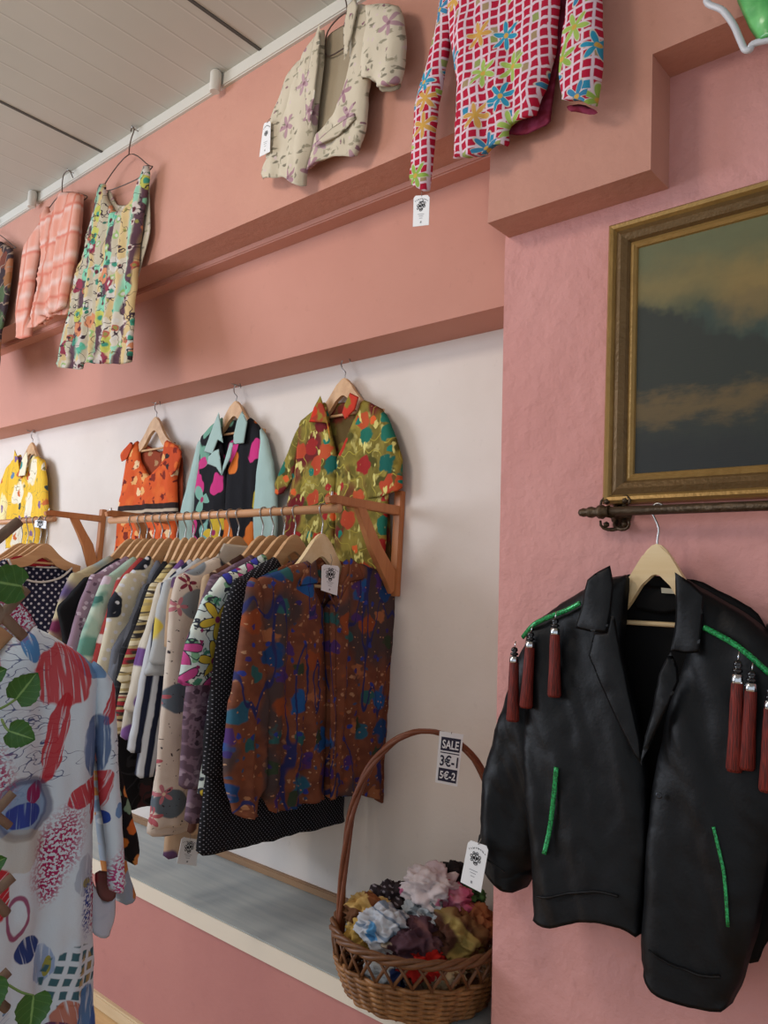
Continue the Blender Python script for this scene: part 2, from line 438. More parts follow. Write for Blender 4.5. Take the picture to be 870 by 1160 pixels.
b.bump(b.below(f, .08, .02), .15, .004); M_ceil = b.done(c, .5, .4)
b2 = NB('dark ceiling joint', 'Object'); M_joint = b2.done(lin('#55524e'), .8, .2)
bm = bmesh.new(); box(bm, (-10, -4.2, ZC), (3, .36, ZC+.1)); setting('ceiling', bm, M_ceil)
for k, q in enumerate([(114, 171), (289.7, 52.4)]):
    p = at(q[0], q[1], 2, ZC)
    bm = bmesh.new(); box(bm, (p.x-.006, -4.2, ZC-.003), (p.x+.006, YA, ZC+.002)); setting('trim_%d' % (4+k), bm, M_joint)
for q, lb in (((246, 84), 'white stub bracket on ceiling trim above the beige jacket, the nearer one'), ((38, 222), 'white stub bracket on ceiling trim above the peach plaid blouse')):
    p = at(q[0], q[1], 1, YA-.03)
    bm = bmesh.new(); lathe(bm, [(.016, -.035), (.019, -.03), (.019, .03), (.016, .036)], (p.x, YA-.034, ZC-.037))
    tag(obj('ceiling_bracket', bm, M_trim, None, True, None, .7), lb, 'bracket', 'stub brackets along the ceiling trim')

# ------------------------------------------------------------------ light
w = bpy.data.worlds.new('world'); sc.world = w; w.use_nodes = True
bg = w.node_tree.nodes['Background']; bg.inputs[0].default_value = lin('#DDE6F0') + (1,); bg.inputs[1].default_value = .95
def area(name, loc, aim, size, power, col):
    d = bpy.data.lights.new(name, 'AREA'); d.shape = 'RECTANGLE'; d.size, d.size_y = size; d.energy = power; d.color = lin(col)
    o = bpy.data.objects.new(name, d); C.objects.link(o); o.location = loc
    o.rotation_euler = (Vector(aim)-Vector(loc)).to_track_quat('-Z', 'Y').to_euler(); return o
area('window light', (-5.2, -2.6, 2.0), (-3.0, .2, 1.5), (1.8, 1.6), 100, '#E8F0FF')
area('ceiling light', (-1.9, -1.7, 2.95), (-1.5, .2, 1.4), (.5, .5), 17, '#FFF0E2')
sc.view_settings.view_transform = 'Standard'
sc.view_settings.look = 'None'
#@@PART3
# ------------------------------------------------------------------ small shared builds
W_HANG = wood('pale hanger wood', '#BC9066', '#D2AA7E', 1, .45, 26)
W_HANG2 = wood('light maple hanger wood', '#D9BC8C', '#E6CFA5', 0, .4, 22)
W_RACK = wood('orange pine', '#A8683E', '#BF8050', 2, .5, 24)
W_ROD = wood('pine rod', '#C08A62', '#D6A57C', 0, .45, 30)
M_steel = plain('steel wire', '#A9A6A2', .3, .5, 1)
M_wire = plain('dark wire', '#5a4a42', .45, .5, .6)
M_card = plain('white card', '#E4E6E8', .6, .3)
M_ink = plain('black ink', '#1d1d22', .7, .2)
M_grey = plain('grey ink', '#8b8d92', .7, .2)
M_string = plain('thin string', '#8d8378', .8, .2)
HANGME = {}
def hang_f(t):
    g = lambda x: 1-1/(1+(abs(x)/.42)**2)
    return g(t)/g(1)
def hang_prof(hw, drop, hc, he):
    top = []; bot = []
    for i in range(-18, 19):
        t = i/18; z = -drop*hang_f(t)
        h = hc*1.12+(he*1.25-hc*1.12)*abs(t)**.9
        top.append((t*hw, z)); bot.append((t*hw, z-h - (.01*(abs(t)/.3) if abs(t) < .3 else .01*max(0, 1-(abs(t)-.3)*2.5))))
    return top + bot[::-1]
def hanger(F, u0, ztop, hook, label, group=None, hw=.2, drop=.09, n=0.0, mat=None, bar=True, hc=.05, he=.022, hr=.02, name='wooden_hanger'):
    """hook = height of the hook's eye (centre of what it hangs on) on frame F"""
    o = thing(name, label, 'hanger', F.w(u0, ztop, n), group)
    bm = bmesh.new(); prism(bm, [(u0+u, ztop+v) for u, v in hang_prof(hw, drop, hc, he)], F, n-.007, n+.007, .003)
    obj('hanger_body', bm, mat or W_HANG, o, True, None, .7)
    P = [(0, ztop-.012), (0, ztop+.01), (.002, (ztop+hook-hr)/2+.004), (-hr*.75, hook-hr*.8)]
    P += [(-hr*math.cos(a), hook+hr*math.sin(a)) for a in [x*PI/8 for x in range(0, 9)]]
    bm = bmesh.new(); tube(bm, [F.w(u0+p.x, p.y, n) for p in spline([(a, c, 0) for a, c in P], 3)], .0021, 6)
    obj('hook', bm, M_steel, o)
    if bar:
        zb = ztop-drop*1.0-he*.3; e = hw*.9
        bm = bmesh.new(); tube(bm, [F.w(u0-e, zb+.008, n), F.w(u0+e, zb+.008, n)], .0048, 8)
        obj('trouser_bar', bm, mat or W_HANG, o)
    return o
def wirehanger(F, pts, hook, label, group=None, n=0.0, mat=None, rad=.0022):
    """a wire hanger; pts closed triangle in uv, hook polyline in uv"""
    top = F.w(*hook[0], n); o = thing('wire_hanger', label, 'hanger', top, group)
    bm = bmesh.new(); tube(bm, spline([F.w(u, v, n) for u, v in pts], 5, True), rad, 6, True); obj('hanger_frame', bm, mat or M_wire, o)
    bm = bmesh.new(); tube(bm, spline([F.w(u, v, n) for u, v in hook], 5), rad, 6); obj('hook', bm, mat or M_wire, o)
    return o
def ribbon(bm, F, pts, w, n, closed=False):
    k = len(pts); L = []
    for i in range(k):
        a = pts[(i-1) % k] if closed or i else pts[i]; c = pts[(i+1) % k] if closed or i < k-1 else pts[i]
        dx, dy = c[0]-a[0], c[1]-a[1]; d = math.hypot(dx, dy) or 1; nx, ny = -dy/d*w/2, dx/d*w/2
        L.append((bm.verts.new(F.w(pts[i][0]+nx, pts[i][1]+ny, n)), bm.verts.new(F.w(pts[i][0]-nx, pts[i][1]-ny, n))))
    for i in range(k if closed else k-1):
        A, B = L[i], L[(i+1) % k]; bm.faces.new((A[0], A[1], B[1], B[0]))
def emblem(bm, F, cu, cv, r, n, flip=1):
    """the shop's round line drawing: a skull like head in a ring of curls"""
    cir = lambda x, y, a, b_, k=14, t0=0, t1=2*PI: [(cu+flip*(x+a*math.cos(t0+(t1-t0)*i/k))*r, cv+(y+b_*math.sin(t0+(t1-t0)*i/k))*r) for i in range(k+1)]
    lw = .11*r
    ribbon(bm, F, cir(0, .15, .62, .66), lw, n)
    ribbon(bm, F, cir(0, -.52, .36, .34, 10, PI, 2*PI), lw, n)
    for s in (-1, 1):
        ribbon(bm, F, cir(s*.26, .12, .15, .17, 8), lw*1.5, n); ribbon(bm, F, cir(s*.26, .12, .05, .05, 5), lw, n)
        ribbon(bm, F, cir(s*.74, .35, .2, .22, 8), lw, n); ribbon(bm, F, cir(s*.72, -.2, .17, .2, 8), lw, n)
        ribbon(bm, F, cir(s*.3, .82, .2, .18, 8), lw, n)
    ribbon(bm, F, cir(0, -.18, .09, .1, 6), lw, n); ribbon(bm, F, cir(0, .5, .13, .13, 6), lw, n)
    for x in (-.2, -.07, .07, .2): ribbon(bm, F, [(cu+flip*x*r, cv-.42*r), (cu+flip*x*r, cv-.66*r)], lw, n)
    ribbon(bm, F, [(cu-.3*r, cv-.52*r), (cu+.3*r, cv-.52*r)], lw, n)
def price_tag(label, F, quad, tie, n=.0, kind='shop', group='white price tags of the shop', cuts=False):
    """quad: top-left, top-right, bottom-right, bottom-left in uv on F ; tie: uv where its string is fixed"""
    tl, tr, brr, bl_ = [Vector(q) for q in quad]
    o = thing('price_tag', label, 'price tag', F.w(*tuple((tl+tr)/2), n), group)
    def q(s, t): p = (tl*(1-s)+tr*s)*(1-t)+(bl_*(1-s)+brr*s)*t; return (p.x, p.y)
    out = [q(.12, 0), q(.88, 0), q(1, .08), q(1, 1), q(0, 1), q(0, .08)]
    bm = bmesh.new(); prism(bm, out, F, n, n+.0012); obj('card', bm, M_card, o, False)
    wdt = (tr-tl).length; c = Vector(q(.5, .36)); bm = bmesh.new(); emblem(bm, F, c.x, c.y, wdt*.27, n+.0018)
    obj('emblem', bm, M_ink, o, False)
    bm = bmesh.new()                                     # arc of lettering-like marks above, fine lines below
    for i in range(11):
        s = .12+.76*i/10; t = .17-.07*math.sin(PI*i/10)
        a = q(s, t); b_ = q(s+.03, t+.03); ribbon(bm, F, [a, (a[0]+.0015*(i % 3), a[1]-.002), b_], .0012, n+.0018)
    obj('lettering', bm, M_ink, o, False)
    bm = bmesh.new()
    for t, s0, s1 in ((.62, .3, .7), (.68, .36, .64), (.75, .4, .6)): ribbon(bm, F, [q(s0, t), q(s1, t)], .0012, n+.0018)
    ribbon(bm, F, [q(.46, .88), q(.54, .88)], .005, n+.0018)
    obj('fine_print', bm, M_grey, o, False)
    bm = bmesh.new(); m = q(.5, .03); tube(bm, [F.w(*m, n+.001), F.w((m[0]+tie[0])/2+.002, (m[1]+tie[1])/2, n+.004), F.w(*tie, n)], .0009, 5)
    obj('string', bm, M_string, o)
    return o
def garment(name, label, cat, F, u, v, n=0, group=None):
    return thing(name, label, cat, F.w(u, v, n), group)
def wallhook(p, label):
    bm = bmesh.new(); tube(bm, [p+Vector((0, .03, 0)), p, p+Vector((0, -.012, .002)), p+Vector((0, -.02, .012))], .0022, 6)
    return tag(obj('wall_hook', bm, M_steel, None), label, 'hook', 'small hooks under the fascia')
def button(bm, F, u, v, n, r=.006):
    lathe(bm, [(r*.8, -.001), (r, .0005), (r*.9, .0018), (r*.55, .0015)], F.w(u, v, n), F.N, 12)

# ------------------------------------------------------------------ racks on the wall
ROD_Y, ROD_R = .012, .0125
pR = at(455, 573, 1, YC); eR = at(381, 576, 0, pR.x)
XR, ROD_Y, ROD_Z = pR.x, eR.y, eR.z
pl_ = at(130, 590, 1, ROD_Y); XL = pl_.x
def rack(label, xr, xl, rod_y, rod_z, zpost_t, zpost_b, both=True):
    o = thing('wall_rack', label, 'clothes rack', (xr, YC, zpost_b), 'wooden wall racks')
    bm = bmesh.new(); tube(bm, [Vector((xl-.03, rod_y, rod_z-.0)), Vector((xr+.012, rod_y, rod_z))], ROD_R, 12); obj('rod', bm, W_ROD, o)
    for x in ([xr, xl] if both else [xr]):
        bm = bmesh.new(); box(bm, (x-.014, YC-.022, zpost_b), (x+.014, YC, zpost_t), .002); obj('post', bm, W_RACK, o, True, None, .6)
        F = FX(x)
        bm = bmesh.new(); prism(bm, [(rod_y-.035, rod_z+.012), (YC-.02, rod_z+.012), (YC-.02, rod_z+.04), (rod_y-.02, rod_z+.036), (rod_y-.04, rod_z+.026)], F, -.011, .011, .002)
        obj('arm', bm, W_RACK, o, True, None, .6)
        A = [(rod_y+.075, rod_z+.014), (rod_y+.115, rod_z+.014), (rod_y+.14, rod_z-.025), (rod_y+.19, rod_z-.09), (YC-.022, rod_z-.155), (YC-.022, rod_z-.215), (YC-.035, rod_z-.225), (YC-.06, rod_z-.19), (rod_y+.145, rod_z-.1), (rod_y+.115, rod_z-.05)]
        bm = bmesh.new(); prism(bm, A, F, -.009, .009, .002); obj('brace', bm, W_RACK, o, True, None, .6)
        bm = bmesh.new(); lathe(bm, [(.001, -.004), (.0035, -.002), (.0035, .014), (.002, .016)], (x, rod_y-.02, rod_z+.03), (0, 0, 1), 8); obj('screw', bm, M_steel, o)
    return o
zpt = at(457, 557, 1, YC).z; zpb = at(457, 676, 1, YC).z
rack('pine wall rack whose rod carries the long row of patterned blouses', XR, XL, ROD_Y, ROD_Z, zpt, zpb)
p2 = at(118, 592, 1, YC); e2 = at(60, 588, 0, p2.x)
X2, R2Y, R2Z = p2.x, e2.y, e2.z
rack('pine wall rack at the left edge carrying the navy dotted blouse', X2, X2-1.2, R2Y, R2Z, zpt+.01, zpb+.01)

# ------------------------------------------------------------------ garments hung on the white wall
FW = FY(YC-.034)
def P(F, s, n=0): return F.pxs(s, n)
# red and green painterly shirt
m = fab('painterly red green print', '#7d7030', [('noise', 9, .5, .1, '#94843a', (1, 1), 1), ('noise', 26, .55, .08, '#6d6228', (1, .7), 11), ('noise', 34, .62, .04, '#b3a760', (1, .6), 13), ('noise', 6, .56, .04, '#6b2322', (1, .7), 2), ('noise', 14, .6, .03, '#4f4a1c', (1, 1), 3), ('lines', 12, .008, '#a89a40', (1, 1), 4),
    ('cells', 12, .34, ['#b0301f', '#b8502c', '#9a2826', '#1f6a58', '#175c52', '#b4462a', '#6e1c20'], .62, .9, 5, .22), ('cells', 20, .25, ['#1d7a68', '#d9622f', '#a32a2a'], .3, 1, 8, .2), ('noise', 40, .64, .03, '#d6cc7a', (1, .5), 6)])
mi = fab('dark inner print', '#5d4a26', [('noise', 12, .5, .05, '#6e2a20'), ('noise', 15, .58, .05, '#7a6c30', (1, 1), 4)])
q = FW.px((390, 470)); g = garment('print_shirt', 'olive shirt with red and green painterly circles on the white wall by the rack bracket', 'shirt', FW, *q, .02)
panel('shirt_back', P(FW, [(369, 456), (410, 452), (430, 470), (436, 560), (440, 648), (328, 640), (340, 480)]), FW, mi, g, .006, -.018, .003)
panel('left_sleeve', P(FW, [(343, 474), (334, 488), (322, 520), (309, 553), (311, 558), (319, 562), (333, 540), (341, 500)]), FW, m, g, .025, -.006, .006)
panel('right_sleeve', P(FW, [(432, 463), (441, 472), (449, 492), (457, 519), (457, 556), (440, 563), (415, 566), (424, 535), (430, 500)]), FW, m, g, .03, .004, .008)
panel('front_panel', P(FW, [(369, 454), (352, 467), (340, 477), (337, 505), (335, 530), (326, 575), (320, 612), (318, 655), (379, 660), (381, 600), (383, 519), (376, 490)]), FW, m, g, .026, 0, .008)
panel('front_panel', P(FW, [(411, 452), (425, 458), (436, 465), (439, 500), (441, 560), (438, 610), (436, 650), (420, 656), (378, 660), (380, 600), (382, 519), (395, 495)]), FW, m, g, .026, .002, .008)
panel('collar', P(FW, [(369, 450), (362, 463), (356, 480), (376, 481), (380, 500), (376, 470)]), FW, fab('red olive collar', '#a03a26', [('noise', 16, .5, .05, '#8a7a2c'), ('cells', 16, .3, ['#c8361f', '#d4752a'], .6)]), g, .008, .022, .002, puff=.007, res=.009)
panel('collar', P(FW, [(403, 447), (413, 452), (409, 466), (398, 478), (394, 470), (397, 460)]), FW, fab('red collar', '#c03a28', [('noise', 20, .55, .05, '#8a7a2c')]), g, .008, .024, .002, puff=.007, res=.009)
zf = zB-.012
hanger(FW, FW.px((389, 430))[0], FW.px((389, 428))[1], FW.px((389.5, 411))[1], 'pale wooden hanger inside the olive red and green shirt on the wall', 'wooden hangers on the white wall', .18, .125, -.006)
wallhook(FW.w(FW.px((389.5, 411))[0]-.008, FW.px((389.5, 411))[1]+.016, 0), 'small hook in the wall above the olive shirt, under the pink fascia')
# black floral jacket with mint sleeves
m = fab('black bold floral', '#15151a', [('cells', 9, .3, ['#d8742e', '#c7357c', '#6fa08c', '#c9b23a', '#cf3f86', '#7fb0a6'], .78, .8, 3, .32, (1, .8), .03, 2.0), ('flower', 7.5, 3, .5, ['#d8792e', '#c23a7c', '#d9b63a', '#79a898'], .45, '#a03060', .8, 2)])
mm = fab('mint cotton', '#A3BDB7', [('noise', 5, .55, .2, '#9ab4af')])
q = FW.px((262, 475)); g = garment('floral_jacket', 'black jacket with bold flowers, mint collar and mint sleeves on the white wall', 'jacket', FW, *q, .02)
panel('jacket_back', P(FW, [(253, 475), (283, 475), (296, 500), (296, 620), (216, 625), (228, 495)]), FW, m, g, .006, -.016, .003)
panel('left_sleeve', P(FW, [(232, 492), (224, 501), (216, 535), (208, 565), (203, 587), (203, 640), (220, 640), (221, 587), (226, 545), (231, 510)]), FW, mm, g, .03, -.004, .005)
panel('right_sleeve', P(FW, [(296, 483), (304, 495), (311, 525), (315, 558), (316, 598), (312, 640), (290, 640), (288, 585), (292, 535), (296, 505)]), FW, mm, g, .03, .002, .006)
panel('front_panel', P(FW, [(253, 472), (240, 481), (228, 495), (226, 520), (221, 560), (218, 600), (215, 640), (256, 640), (257, 585), (258, 536), (252, 500)]), FW, m, g, .024, 0, .007)
panel('front_panel', P(FW, [(283, 472), (293, 480), (299, 490), (297, 520), (290, 580), (288, 640), (255, 640), (256, 585), (258, 536), (270, 510)]), FW, m, g, .024, .002, .007)
panel('collar', P(FW, [(254, 468), (247, 485), (237, 513), (247, 516), (253, 500), (259, 503), (256, 480)]), FW, mm, g, .008, .022, .001, puff=.007, res=.009)
panel('collar', P(FW, [(281, 467), (287, 480), (283, 504), (271, 505), (271, 495), (275, 478)]), FW, mm, g, .008, .024, .001, puff=.007, res=.009)
panel('lapel', P(FW, [(243, 519), (242, 527), (252, 531), (258, 540), (259, 536), (255, 510), (250, 512)]), FW, mm, g, .006, .026, .001, puff=.006, res=.008)
panel('lapel', P(FW, [(272, 503), (269, 520), (259, 540), (260, 530), (268, 503)]), FW, mm, g, .006, .028, .001, puff=.006, res=.008)
hanger(FW, FW.px((266, 457))[0], FW.px((266, 454))[1], FW.px((266.5, 440))[1], 'pale wooden hanger inside the black floral jacket with mint collar', 'wooden hangers on the white wall', .18, .125, -.006)
wallhook(FW.w(FW.px((266.5, 440))[0]-.008, FW.px((266.5, 440))[1]+.016, 0), 'small hook in the wall above the black floral jacket, under the pink fascia')
# orange top
yb = FW.px((165, 572))[1]; yb2 = FW.px((165, 588))[1]
m = fab('orange ethnic print', '#CE5526', [('noise', 10, .55, .08, '#D8682F'), ('cells', 17, .3, ['#E0A86A', '#7c2a1c', '#E8C79a'], .35, 1, 2, .3), ('noise', 30, .63, .03, '#6b1f18', (1, 1), 3),
    ('band', yb2, yb, '#2a1d1c'), ('band', (yb+yb2)/2-.006, (yb+yb2)/2+.006, '#b9a894'), ('band', yb2-.2, yb2-.14, '#3c5c3a')])
m2 = fab('orange dark floral frill', '#C04A24', [('cells', 26, .34, ['#2c2626', '#E0A86A', '#7a2418', '#D8682F'], .8, 1, 4, .3)])
q = FW.px((174, 505)); g = garment('sleeveless_top', 'orange sleeveless top with a dark chain band hung on the white wall', 'top', FW, *q, .02)
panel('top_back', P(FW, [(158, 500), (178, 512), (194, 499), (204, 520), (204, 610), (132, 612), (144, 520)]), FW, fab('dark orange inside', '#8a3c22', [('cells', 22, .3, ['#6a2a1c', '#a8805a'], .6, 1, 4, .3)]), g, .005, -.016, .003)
panel('top_front', P(FW, [(157, 498), (147, 510), (143, 530), (138, 560), (134, 584), (131, 625), (202, 625), (202, 584), (201, 540), (207, 512), (193, 499), (184, 525), (170, 540), (160, 522)]), FW, m, g, .03, 0, .006)
panel('left_frill', P(FW, [(153, 501), (143, 512), (141, 518), (143, 525), (149, 521), (156, 505)]), FW, m2, g, .012, .02, .004, puff=.015, res=.009)
panel('right_frill', P(FW, [(193, 499), (207, 506), (212, 516), (205, 535), (200, 541), (194, 530), (188, 524)]), FW, m2, g, .014, .022, .005, puff=.015, res=.009)
hanger(FW, FW.px((176, 475))[0], FW.px((176, 472))[1], FW.px((174, 460))[1], 'pale wooden hanger carrying the orange sleeveless top', 'wooden hangers on the white wall', .19, .14, -.004)
wallhook(FW.w(FW.px((174, 460))[0]-.008, FW.px((174, 460))[1]+.016, 0), 'small hook in the wall above the orange top, under the pink fascia')
# yellow shirt
m = fab('yellow sketch print', '#E3B83A', [('cells', 7, .36, ['#E8DFC6', '#E2DCC8', '#b7c3c4', '#E9D9A0'], .55, 1, 3, .3, (1, .7)), ('lines', 14, .006, '#8a8050', (1, 1), 2), ('cells', 13, .22, ['#5f7f9c', '#c76a3a', '#3e4a4c', '#7b5f8c'], .35, 1, 7, .3)])
q = FW.px((35, 515)); g = garment('yellow_shirt', 'yellow shirt with pale sketchy print hung on the white wall at the left edge', 'shirt', FW, *q, .02)
panel('left_sleeve', P(FW, [(16, 521), (8, 530), (2, 545), (-6, 570), (-8, 592), (8, 592), (12, 560)]), FW, m, g, .03, -.002, .006)
panel('shirt_body', P(FW, [(24, 514), (14, 522), (11, 545), (9, 580), (8, 622), (46, 618), (48, 585), (52, 540), (52, 522), (38, 514), (29, 540)]), FW, m, g, .032, 0, .008)
panel('right_sleeve', P(FW, [(45, 516), (53, 523), (57, 542), (58, 575), (56, 590), (38, 592), (40, 560), (46, 535)]), FW, m, g, .03, .012, .007)
panel('collar', P(FW, [(23, 510), (21, 525), (25, 540), (29, 543), (27, 520)]), FW, m, g, .008, .026, .001, puff=.007, res=.009)
panel('collar', P(FW, [(38, 512), (39, 522), (36, 540), (28, 541), (32, 522)]), FW, fab('pale yellow collar', '#E6DDBf', [('cells', 14, .28, ['#2f8a86', '#E3B83A'], .5)]), g, .008, .03, .001, puff=.007, res=.009)
hanger(FW, FW.px((35, 505))[0], FW.px((35, 501))[1], FW.px((34, 492))[1], 'wooden hanger inside the yellow shirt at the left edge', 'wooden hangers on the white wall', .18, .125, -.006)
wallhook(FW.w(FW.px((34, 492))[0]-.008, FW.px((34, 492))[1]+.016, 0), 'small hook in the wall above the yellow shirt, under the pink fascia')
price_tag('white price tag under the rod end at the hem of the yellow shirt', FY(.0), P(FY(.0), [(40, 589), (53, 590), (52, 599), (39, 597)]), FY(.0).px((46, 586)), 0)
# ------------------------------------------------------------------ the row of garments on the long rack
def HZ(tz): return ROD_Z-.07
def rackg(name, label, cat, x, tip, outer, wid, mat, hemz, smat=None, collar=None, sT=.05, T=.04, hemw=.24, extra=None, thick=1):
    """one garment hanging square to the wall at x: tip = shoulder tip px, outer = px down the outside of its front sleeve"""
    F = FX(x); u0 = ROD_Y; smat = smat or mat
    tu, tz = F.px(tip); tz = min(tz, ROD_Z-.145); ha = u0-tu                       # half width
    g = garment(name, label, cat, F, u0, tz, 0, 'garments in the row on the long rack')
    zt = HZ(tz); hd = zt-tz; zn = zt-hd*hang_f(.36)+.006; hemz = F.px((tip[0]-12, hemz))[1]
    def mir(L): return [(2*u0-a, b) for a, b in L][::-1]
    half = [(u0-.03, zn-.05), (u0-.072, zn), (u0-.072-(ha-.072)*.5, (zn+tz)/2-.004), (tu+.02, tz+.004), (tu+.012, tz-.05), (u0-hemw*.86, tz-.2), (u0-hemw, hemz)]
    panel('body', half+mir(half), F, mat, g, T, -.004, .006, (14, 1.2), .04, .022, .5, wob=.003)
    out = [F.px(q) for q in outer]; out = [(tu+.012, tz+.006), (tu, tz)]+out
    inn = [(a+wid*(1 if i else .7), b+(.012 if i == 0 else .0)) for i, (a, b) in enumerate(out[1:])][::-1]
    inn = [(min(a, u0-.02), b) for a, b in inn]
    sl = out+inn
    panel('sleeve', sl, F, smat, g, sT, .006, .008, (18, 2.0), wid*.42, .017, .55)
    panel('sleeve', mir([(a, b) for a, b in sl]), F, smat, g, sT*.7, 0, .006, (18, 2), wid*.42, .03, .55)
    if collar:
        panel('collar', [(u0-.085, zn-.01), (u0-.06, zn+.035), (u0+.06, zn+.035), (u0+.085, zn-.01), (u0+.03, zn-.04), (u0-.03, zn-.04)], F, collar, g, .03, 0, .004, (16, 2), .012, .014, .7)
    return g
def rackx(tip, y=-.215): return at(tip[0], tip[1], 1, y).x
def rhang(x, tipz, label, n=-.008, ha=.21):
    F = FX(x); zt = ROD_Z-.07; tipz = min(tipz, ROD_Z-.145)
    return hanger(F, ROD_Y, zt, ROD_Z+.0, label, 'wooden hangers on the long rack rod', ha*.92, zt-tipz+.004, n, None, True, .042, .03, ROD_R+.003)
lt = lambda n, *a, **k: fab(n, *a, **k)
floralbig = fab('bright flower print on pale blue', '#C3D2D0', [('noise', 7, .55, .1, '#D8E0D4'), ('cells', 20, .26, ['#4E8F72', '#3F7C68', '#78A886'], .5, 1, 5, .35), ('lines', 22, .018, '#2e3440', (1, 1), 4, 2), ('flower', 9.5, 5, .5, ['#C4508C', '#CBB03E', '#BC4A88', '#3B3FA0', '#CFB53C', '#CC6AA0'], .9, '#8a2c5e', .85, 2, '#2e3440'), ('cells', 30, .14, ['#8a2c5e', '#D8E0D4', '#2e3440'], .35, 1, 9, .3)])
dots2 = fab('black with tiny white dots', '#121217', [('dots', 125, .15, '#85858e')])
mauve = fab('dusty mauve paisley', '#5E4A58', [('lines', 26, .05, '#7d6676', (1, 1), 1, 2), ('cells', 30, .2, ['#8f7c88', '#41323e'], .6, 1, 3, .3)])
creamsq = fab('cream print with rose squares', '#C9BBAE', [('noise', 5, .55, .1, '#D3C8BB'), ('cells', 6.5, .3, ['#5B6670', '#474E60', '#7E868C', '#C3B3A6'], .8, .3, 2, .06, (1, 1.1), .02), ('flower', 12, 5, .34, ['#A95860', '#B4707A', '#7E2F42'], .45, '#d8c0a8', .9, 4), ('noise', 70, .68, .03, '#3a3238', (1, 1), 6)])
stripe = fab('navy and white stripes', '#BCC0C6', [('stripes', 30, .55, '#1C2136', .09, 0, .06)])
yelnav = fab('grey white print with yellow flowers', '#AEB2B4', [('cells', 8, .4, ['#C9B44C', '#1F2740', '#D0BE58', '#C6C8C6', '#2E6F78'], .8, .9, 3, .3, (1, .8))])
purpdot = fab('cream with purple dots', '#C9C2B4', [('noise', 6, .55, .15, '#BDB5A8'), ('cells', 10, .27, ['#7A5590', '#6C4A84'], .75, .6, 3, .02)])
belts = fab('cream belt and buckle print', '#CBBF9F', [('cells', 8, .36, ['#8A1F28', '#B29A5A', '#2a2626', '#C9B77E', '#A22A30'], .75, .8, 3, .25, (.55, 1.5)), ('lines', 13, .03, '#3b332c', (.5, 1.6), 2), ('stripes', 38, .3, '#9E8C60', 1.45, .05)])
greyk = fab('slate grey cotton', '#5B5E68', [('noise', 9, .5, .2, '#666a74')])
patchw = fab('black and cream patchwork', '#C4BDA6', [('cells', 8, .42, ['#1d2029', '#20242e', '#C9C2AC', '#8e5a4c'], .85, .7, 3, .12, (1, 1), .02), ('dots', 34, .2, '#C9CAD0', .3), ('cells', 13, .26, ['#1d2029'], .4, .4, 8, .05)])
reddot = fab('red with white dots', '#9E3A38', [('dots', 15, .22, '#CFC4BC', .5)])
mint = fab('mint watercolour floral', '#9DB5A4', [('noise', 8, .5, .08, '#BCC9B8', (1, .7), 1), ('noise', 12, .57, .05, '#5F8F80', (1, .7), 3), ('cells', 12, .22, ['#A890B0', '#3f6f66', '#C9B8C4'], .5, 1, 4, .3)])
mauved = fab('mauve tiny floral', '#8C7484', [('cells', 55, .32, ['#C4B4BE', '#B5A2B0', '#5f4858'], .7, 1, 2, .2)])
blackm = fab('plain black jersey', '#101014', [])
beigem = fab('cream multicoloured print', '#B5A988', [('noise', 4, .55, .06, '#5d4f7a', (1, 1), 2), ('noise', 5, .6, .05, '#7d9aa0', (1, 1), 5), ('noise', 6, .62, .04, '#6d2a4a', (1, 1), 8)])
greenp = fab('green leaf print', '#9B9E86', [('cells', 12, .36, ['#55803F', '#3D6A36', '#7FA05A', '#2c3c2c'], .85, 1, 3, .3)])
zebra = fab('black and white zebra', '#C6C2B8', [('lines', 16, .11, '#17161a', (2.2, .8), 1, 1)])
giraf = fab('brown giraffe patches', '#B59C80', [('cells', 14, .37, ['#4a2d22', '#3b241c', '#5a3728'], 1, 1, 3, .05)])
ornblk = fab('orange and black floral', '#17161a', [('cells', 30, .4, ['#C9742F', '#D08A4A', '#7FA088', '#C9868C', '#C96A2F'], .95, .9, 3, .12)])
bluorn = fab('blue grey and orange floral', '#93A2B4', [('cells', 26, .34, ['#C08A4C', '#6d86a4', '#B9C3CC', '#B87A44'], .8, 1, 3, .3)])
beigdot = fab('tan with purple spots', '#B0957A', [('cells', 9, .26, ['#5a3f60', '#6c4c6c'], .6, .8, 3, .08)])
